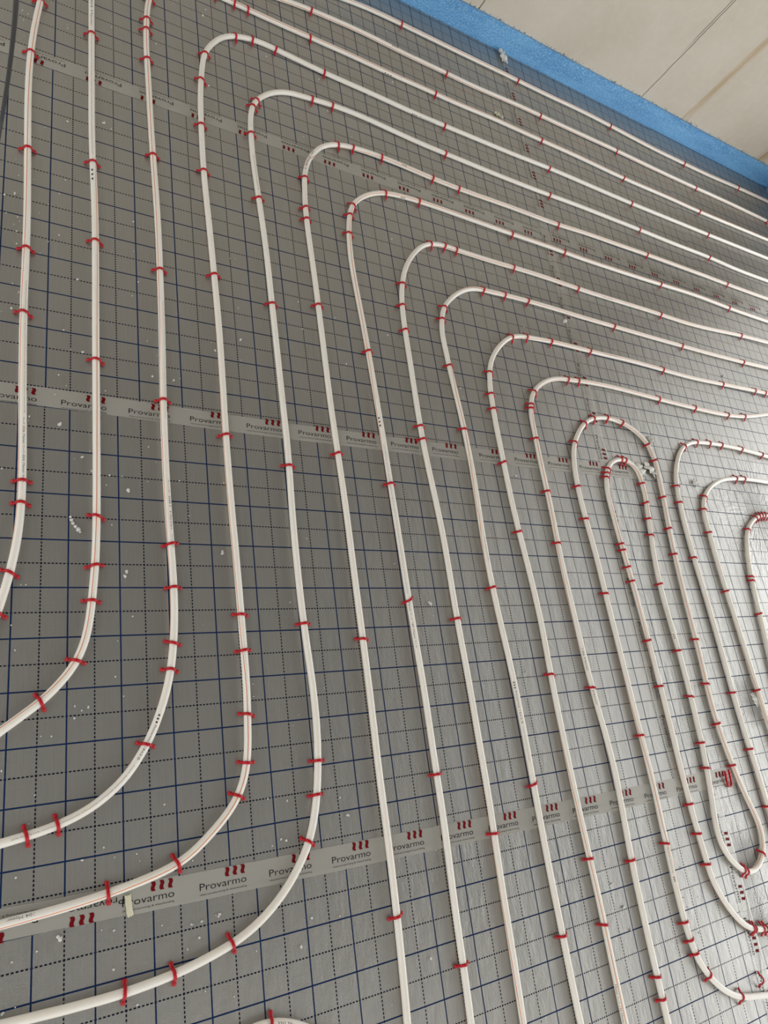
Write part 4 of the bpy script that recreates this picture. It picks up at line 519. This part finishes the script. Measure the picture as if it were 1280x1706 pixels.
def tube(path, stripe=None, step=.010, n=22, half=5.6):
    N = max(3, int(path.L / step)); V = []; F = []; MI = []
    if stripe: offs = [-half, half] + [half + (360 - 2 * half) * k / (n - 1) for k in range(1, n - 1)]
    else: offs = [360 * k / n for k in range(n)]
    m = len(offs)
    for i in range(N + 1):
        d = path.L * i / N; P, T, R_ = path.at(d)
        base = interp(stripe, d * 1000) if stripe else 0
        for o_ in offs:
            th = math.radians(base + o_); V.append(P + R_ * math.sin(th) * RAD + Vector((0, 0, math.cos(th) * RAD)))
        if i:
            for k in range(m):
                k2 = (k + 1) % m; F.append(((i - 1) * m + k, (i - 1) * m + k2, i * m + k2, i * m + k))
                MI.append(1 if (stripe and k == 0) else 0)
    F.append(tuple(range(m))[::-1]); F.append(tuple(N * m + k for k in range(m))); MI += [0, 0]
    me = pydata(V, F, True); me.materials.append(M_PIPE)
    if stripe: me.materials.append(M_STRIPE)
    me.polygons.foreach_set('material_index', MI); me.update(); return me

DESC = {  # pipe label, short name used for its clips, name of the end the clip count starts from
 'S1': ('leftmost white pipe with orange line, leaving at the left edge', 'leftmost pipe', 'lower'),
 'S2': ('second white pipe from the left, orange line, curving out left', 'second pipe from left', 'lower'),
 'S3': ('third white pipe from the left, turning right beyond the top edge', 'third long pipe', 'lower'),
 'S4': ('fourth white pipe from the left, its bend touching nearly the top', 'fourth long pipe', 'lower'),
 'S5': ('fifth white pipe from the left, plain without orange line', 'fifth long pipe', 'lower'),
 'S6': ('sixth pipe from the left, bending over the upper tape', 'sixth long pipe', 'lower'),
 'S7': ('seventh white pipe from the left, bending just below the upper tape', 'seventh long pipe', 'lower'),
 'S8': ('eighth white pipe from left, three clips close together on its bend', 'eighth long pipe', 'lower'),
 'S9': ('ninth white pipe from the left, bending in mid picture', 'ninth long pipe', 'lower'),
 'S10': ('tenth white pipe from the left, bend well above the middle tape', 'tenth long pipe', 'lower'),
 'S11': ('eleventh white pipe from left, its right arm kinked at the end', 'eleventh long pipe', 'lower'),
 'S12': ('white pipe doubling back in nested tight loops over lengthwise tape', 'doubling-back loop pipe', 'bottom right'),
 'S13': ('white pipe hooking right just beyond the nested loops', 'first hooked pipe right of loops', 'lower'),
 'S14': ('white pipe with second hook beyond the nested loops', 'second hooked pipe right of loops', 'lower'),
 'S15': ('rightmost hooked white pipe with crowded red clips on its bend', 'rightmost hooked pipe', 'lower'),
 'R0a': ('second white pipe below the blue strip, running to the right edge', 'second pipe below blue strip', 'left'),
 'R0b': ('white pipe running nearest to the blue edge strip', 'pipe nearest the blue strip', 'left'),
 'S16': ('short white pipe arc cut off by the bottom edge', 'bottom-edge pipe arc', 'left')}
ORD = lambda n: '%d%s' % (n, 'th' if 10 <= n % 100 <= 20 else {1: 'st', 2: 'nd', 3: 'rd'}.get(n % 10, 'th'))

def printed(path, parent, d0, d1, txt, phi, h):
    sgn = 1 if d1 > d0 else -1; L = abs(d1 - d0) / 1000; h /= 1000
    if txt == 'micro': txt = ('Provarmo 16x2.0 ' * 60)[:max(4, int(L / (h * .95)))]
    if txt == 'III':
        vs, fs = [], []; wd = L
        for k in range(3):
            a, b = wave_bar(L * k / 2.8, 0, L * .16, h * .8, 5, h * .08); o_ = len(vs); vs += a; fs += [tuple(o_ + i for i in f) for f in b]
        wd = max(v[0] for v in vs)
    else: vs, fs, wd = text_mesh(txt, h)
    V = []
    for x_, y_ in vs:
        P, T, R_ = path.at(d0 / 1000 + sgn * x_ * L / wd)
        th = math.radians(phi) - sgn * (y_ - h / 2) / RAD
        V.append(P + (R_ * math.sin(th) + Vector((0, 0, math.cos(th)))) * (RAD + .00022))
    return link('printed_lettering', pydata(V, fs), M_PRINT, parent)

PATHS = {}
for key, s in PIPES.items():
    P = PATHS[key] = Path(parse(s))
    o = link('heating_pipe', tube(P, STRIPES[key] or None))
    tag(o, DESC[key][0], 'pipe', 'heating pipes on the foil floor')
    PATHS[key].obj = o
for key, d0, d1, txt, phi, h in PRINTS: printed(PATHS[key], PATHS[key].obj, d0, d1, txt, phi, h)

# ---------------------------------------------------------------- clips
def clip_meshes(seed):
    """barbed tacker clip: slim arch over the pipe and two thick splayed feet. x across the pipe, y along it"""
    rnd = random.Random(seed); band = []; foot = []
    for k in range(15):
        th = math.radians(-98 + 196 * k / 14)
        band.append((.0099 * math.sin(th), .0090 + .0099 * math.cos(th), .0060, .0029))
    foot = [(.0105, .0090, .0061, .0031), (.0112, .0074, .0062, .0033), (.0128, .0060, .0066, .0037), (.0150, .0048, .0076, .0046), (.0175, .0038, .0080, .0046), (.0192, .0026, .0066, .0036)]
    def sweep(st):
        n = len(st); V = []; F = []
        for i, (x, z, wy, th) in enumerate(st):
            a = st[max(0, i - 1)]; b = st[min(n - 1, i + 1)]; tx, tz = b[0] - a[0], b[1] - a[1]; L = math.hypot(tx, tz); nx, nz = -tz / L, tx / L
            dy = rnd.uniform(-.0004, .0004); h, w2 = th / 2, wy / 2
            for (e, f) in ((-1, -.55), (-.5, -1), (.5, -1), (1, -.55), (1, .55), (.5, 1), (-.5, 1), (-1, .55)):
                V.append((x + nx * h * f, w2 * e + dy, max(.0012, z + nz * h * f)))
            if i:
                for k in range(8): F.append(((i - 1) * 8 + k, (i - 1) * 8 + (k + 1) % 8, i * 8 + (k + 1) % 8, i * 8 + k))
        F.append(tuple(range(8))[::-1]); F.append(tuple((n - 1) * 8 + k for k in range(8)))
        return V, F
    V, F = sweep(foot); b = len(V)      # the barb standing up on the foot
    for (dx, dy, z) in ((-.0016, -.0034, .0034), (.0016, -.0034, .0034), (.0016, .0034, .0034), (-.0016, .0034, .0034),
                        (-.0012, -.0020, .0080), (.0012, -.0020, .0080), (.0012, .0020, .0080), (-.0012, .0020, .0080)):
        V.append((.0150 + dx, dy, z))
    F += [tuple(b + i for i in f) for f in ((0, 3, 2, 1), (4, 5, 6, 7), (0, 1, 5, 4), (1, 2, 6, 5), (2, 3, 7, 6), (3, 0, 4, 7))]
    out = []
    for V_, F_ in (sweep(band), (V, F)):
        me = pydata(V_, F_); bm = bmesh.new(); bm.from_mesh(me); bmesh.ops.recalc_face_normals(bm, faces=bm.faces[:]); bm.to_mesh(me); bm.free()
        for p in me.polygons: p.use_smooth = True
        me.materials.append(M_CLIP); out.append(me)
    return out
CLIP_MESH = [clip_meshes(i) for i in range(4)]
proto = bpy.data.objects.new('pipe_clip', None); proto.empty_display_size = .02
proto_band = bpy.data.objects.new('arch_band', CLIP_MESH[0][0]); proto_foot = bpy.data.objects.new('foot', CLIP_MESH[0][1])
used = []
def new_clip():
    """the first call uses the originals, later ones copy the clip and each of its parts"""
    f = not used; used.append(1)
    r_ = proto if f else proto.copy(); b_ = proto_band if f else proto_band.copy()
    f1 = proto_foot if f else proto_foot.copy(); f2 = proto_foot.copy()
    k = random.randrange(4); b_.data = CLIP_MESH[k][0]; f1.data = f2.data = CLIP_MESH[k][1]
    f2.rotation_euler = (0, 0, PI)
    for o_ in (r_, b_, f1, f2): C.objects.link(o_)
    for o_ in (b_, f1, f2): o_.parent = r_
    if f: f1.rotation_euler = (0, 0, 0)
    return r_
for key, ds in CLIPS.items():
    P = PATHS[key]; name, end = DESC[key][1], DESC[key][2]
    for i, d in enumerate(ds):
        pt, T, R_ = P.at(d / 1000)
        o = new_clip()
        o.location = (pt.x, pt.y, 0)
        ang = math.atan2(R_.y, R_.x) + math.radians(random.gauss(0, 7))
        if random.random() < .5: ang += PI
        o.rotation_euler = (math.radians(random.gauss(0, 3)), 0, ang)
        tag(o, 'red plastic clip on %s, %s from its %s end' % (name, ORD(i + 1), end), 'pipe clip', 'red clips on the pipes')
# one clip lying loose on its side, open upward
def loose_clip():
    pts = [(-.0100, .038 - k * .0038) for k in range(10)] + [(-.0100 * math.cos(PI * k / 10), -.0100 * math.sin(PI * k / 10)) for k in range(11)] + [(.0100, .0038 + k * .0038) for k in range(10)]
    V, F = [], []
    for i, (x, y) in enumerate(pts):
        a, b = pts[max(0, i - 1)], pts[min(len(pts) - 1, i + 1)]; L = math.dist(a, b); nx, ny = -(b[1] - a[1]) / L, (b[0] - a[0]) / L
        barb = .0026 if (y > .006 and i % 3 == 0) else 0; w_ = .0018 + barb * .6
        for (e, z) in ((-w_, .0004), (w_, .0004), (w_, .0062 + barb * .4), (-w_, .0062 + barb * .4)): V.append((x + nx * e, y + ny * e, z + .0008))
        if i:
            for k in range(4): F.append(((i - 1) * 4 + k, (i - 1) * 4 + (k + 1) % 4, i * 4 + (k + 1) % 4, i * 4 + k))
    F += [(3, 2, 1, 0), tuple(len(V) - 4 + k for k in range(4))]
    return pydata(V, F)
o = link('pipe_clip', loose_clip(), M_CLIP); o.location = (1.9900, -.7200, .0016); o.rotation_euler = (math.radians(8), 0, math.radians(4))
tag(o, 'loose red clip lying empty on lower cross tape inside the long loop', 'pipe clip')
o = new_clip(); o.location = (1.8845, -1.222, 0); o.rotation_euler = (0, 0, 1.2)
tag(o, 'red clip at the right edge pinning the white film thread', 'pipe clip')

# ---------------------------------------------------------------- litter
def blob(seed, r, parts):
    rnd = random.Random(seed); bm = bmesh.new()
    for k in range(parts):
        b0 = len(bm.verts)
        ret = bmesh.ops.create_icosphere(bm, subdivisions=2, radius=r * rnd.uniform(.6, 1))
        off = Vector((rnd.uniform(-1, 1), rnd.uniform(-1, 1), 0)) * r * (1.0 if parts > 1 else 0)
        for v in ret['verts']:
            v.co *= 1 + rnd.uniform(-.16, .16); v.co += off; v.co.z = max(0, v.co.z + r * .75)
    me = bpy.data.meshes.new('crumb'); bm.to_mesh(me); bm.free()
    for p in me.polygons: p.use_smooth = True
    me.materials.append(M_CRUMB); return me
SMALL = [blob(i, .0014 + .0003 * (i % 3), 1 + (i % 4 == 3)) for i in range(8)]
BIG = [blob(50 + i, .0026, 2 + i % 3) for i in range(5)]
NEAR = {'S1': 'leftmost pipe', 'S2': 'second long pipe', 'S12': 'loop pipe', 'S13': 'first hooked pipe', 'S14': 'second hooked pipe',
        'S15': 'rightmost hooked pipe', 'R0a': 'second pipe below strip', 'R0b': 'pipe nearest strip', 'S16': 'bottom-edge arc'}
def neighbours(x_, y_):
    """the two pipes a crumb lies between, and how far along the first it lies"""
    best = []
    for key, P in PATHS.items():
        d, i = min(((p.x - x_) ** 2 + (p.y - y_) ** 2, i) for i, p in enumerate(P.p))
        best.append((d, key, P.s[i]))
    best.sort(); order = list(PATHS)
    (d0, k0, s0), (d1, k1, s1) = best[:2]
    if order.index(k0) > order.index(k1): k0, s0, k1, s1 = k1, s1, k0, s0
    return k0, k1, s0
def scatter(data, meshes, name, what, group):
    pts = [tuple(int(a) / 1000 for a in p.split(',')) for p in data.split()]
    info = sorted((neighbours(*p) + p) for p in pts); pr = None; last = None; n = 0
    for k0, k1, s0, x_, y_ in info:
        n = n + 1 if (k0, k1) == last else 1; last = (k0, k1)
        pr = bpy.data.objects.new(name, meshes[0]) if pr is None else pr.copy()
        C.objects.link(pr); pr.data = random.choice(meshes)
        pr.location = (x_, y_, 0.0002); pr.rotation_euler = (0, 0, random.uniform(0, 6.28)); s = random.uniform(.75, 1.35); pr.scale = (s, s, s)
        a_, b_ = (NEAR.get(k, DESC[k][1]) for k in (k0, k1))
        tag(pr, '%s between %s and %s, %s from %s end' % (what, a_, b_, ORD(n), DESC[k0][2]), 'foam crumb', group)
scatter(CRUMBS, SMALL, 'foam_crumb', 'tiny white bead', 'tiny polystyrene beads on the foil')
scatter(LUMPS, BIG, 'foam_lump', 'larger white crumb', 'larger polystyrene crumbs on the foil')

def crumple(seed, sx, sy, hgt, fr=.25, n=14, curl=1.0):
    rnd = random.Random(seed); V = []; F = []
    ph = [rnd.uniform(0, 6.3) for _ in range(6)]
    for i in range(n + 1):
        for j in range(n + 1):
            u, v = i / n - .5, j / n - .5
            edge = 1 + fr * math.sin(ph[0] + 9 * math.atan2(v, u))
            z = hgt * (.5 + .5 * math.sin(ph[1] + 9 * u + 4 * v) * math.cos(ph[2] + 7 * v - 5 * u)) * (1 - 1.6 * (u * u + v * v)) + hgt * .10 * rnd.random()
            V.append((u * sx * edge, v * sy * edge, max(.0008, z * curl)))
    for i in range(n):
        for j in range(n):
            a = i * (n + 1) + j; F.append((a, a + 1, a + n + 2, a + n + 1))
    return pydata(V, F, True)
def scrap(name, x_, y_, sx, sy, h, rot, mat, label, cat, seed, z=0.0005, fr=.25):
    o = link(name, crumple(seed, sx, sy, h, fr), mat); o.location = (x_, y_, z); o.rotation_euler = (0, 0, rot)
    m_ = o.modifiers.new('thickness', 'SOLIDIFY'); m_.thickness = .0004
    return tag(o, label, cat)
scrap('film_scrap', 2.030, .343, .062, .026, .018, -.75, M_FILM, 'crumpled whitish film scrap leaning on outer loop pipe', 'plastic scrap', 3)
scrap('film_scrap', 1.974, .333, .052, .030, .022, -1.0, M_FILM, 'yellowish crumpled film scrap draped over the inner loop pipe', 'plastic scrap', 5)
scrap('film_scrap', 2.253, -.487, .022, .042, .008, .3, M_FILM, 'small ragged white film scrap beside the second hooked pipe', 'plastic scrap', 8)
scrap('film_scrap', 1.811, 2.272, .030, .062, .020, .15, M_FILM, 'crumpled end of tape standing up against the blue strip', 'plastic scrap', 11, .0042)
scrap('film_scrap', 2.278, .312, .010, .030, .014, .4, M_FILM, 'tiny upright film shred beside bend of the second hooked pipe', 'plastic scrap', 12)
scrap('film_scrap', 2.085, .468, .008, .026, .016, .1, M_FILM, 'tiny pointed film shred at the outer loop top right clip', 'plastic scrap', 15)
scrap('torn_tape_end', .2065, -.692, .011, .036, .0022, .12, M_CREAM, 'yellowish torn tape end under fourth pipe at bottom left', 'tape end', 14, .0012, .06)
def chunk(x_, y_, pieces, r, mat, label, seed):
    rnd = random.Random(seed); bm = bmesh.new()
    for (dx, dy, s) in pieces:
        ret = bmesh.ops.create_icosphere(bm, subdivisions=2, radius=r * s)
        for v in ret['verts']:
            v.co *= 1 + rnd.uniform(-.28, .28); v.co.x += dx; v.co.y += dy; v.co.z = max(0, v.co.z + r * s * .7)
    me = bpy.data.meshes.new('chunk'); bm.to_mesh(me); bm.free()
    o = link('foam_chunk', me, mat); o.location = (x_, y_, .0004); return tag(o, label, 'foam chunk')
chunk(1.697, 1.883, [(-.016, .004, 1), (-.008, -.003, .8), (0, .003, 1), (.008, -.002, .7), (.016, -.004, 1)], .006, M_CREAM, 'cream coloured foam bits lying above the third pipe arm', 4)
chunk(.1095, .034, [(-.007, .016, .8), (-.005, .009, 1), (-.002, .002, 1), (.003, -.005, 1), (.008, -.011, 1.2), (.012, -.016, .7)], .0034, M_CRUMB, 'long flaky white foam sliver on foil between first two pipes', 6)
chunk(1.778, .912, [(0, 0, 1), (.006, .005, .7)], .0070, M_CRUMB, 'round white foam ball on lengthwise tape between pipe arms', 8)

# ---------------------------------------------------------------- cable hanging in at the top left
def cable(pts, r):
    P = [Vector(p) for p in pts]; D = []
    for i in range(len(P) - 1):
        a, b, c_, d = P[max(0, i - 1)], P[i], P[i + 1], P[min(len(P) - 1, i + 2)]
        for k in range(8):
            f = k / 8; D.append(.5 * (2 * b + (c_ - a) * f + (2 * a - 5 * b + 4 * c_ - d) * f * f + (3 * b - a - 3 * c_ + d) * f ** 3))
    D.append(P[-1]); V = []; F = []; n = 12
    for i, p in enumerate(D):
        t_ = (D[min(len(D) - 1, i + 1)] - D[max(0, i - 1)]).normalized(); s = t_.cross(Vector((1, .2, 0))).normalized(); u = s.cross(t_)
        for k in range(n): V.append(p + (s * math.cos(k / n * 2 * PI) + u * math.sin(k / n * 2 * PI)) * r)
        if i:
            for k in range(n): F.append(((i - 1) * n + k, (i - 1) * n + (k + 1) % n, i * n + (k + 1) % n, i * n + k))
    F.append(tuple(range(n))[::-1]); F.append(tuple((len(D) - 1) * n + k for k in range(n)))
    return pydata(V, F, True)
cp = list(CABLE); a, b = Vector(cp[-2]), Vector(cp[-1])
cp += [tuple(b + (b - a) * k + Vector((0, .1 * k, .06 * k * k))) for k in (1, 2.2, 3.6)]
tag(link('power_cable', cable(cp, .0044), M_CABLE), 'dark grey cable dangling into the top left corner', 'cable')
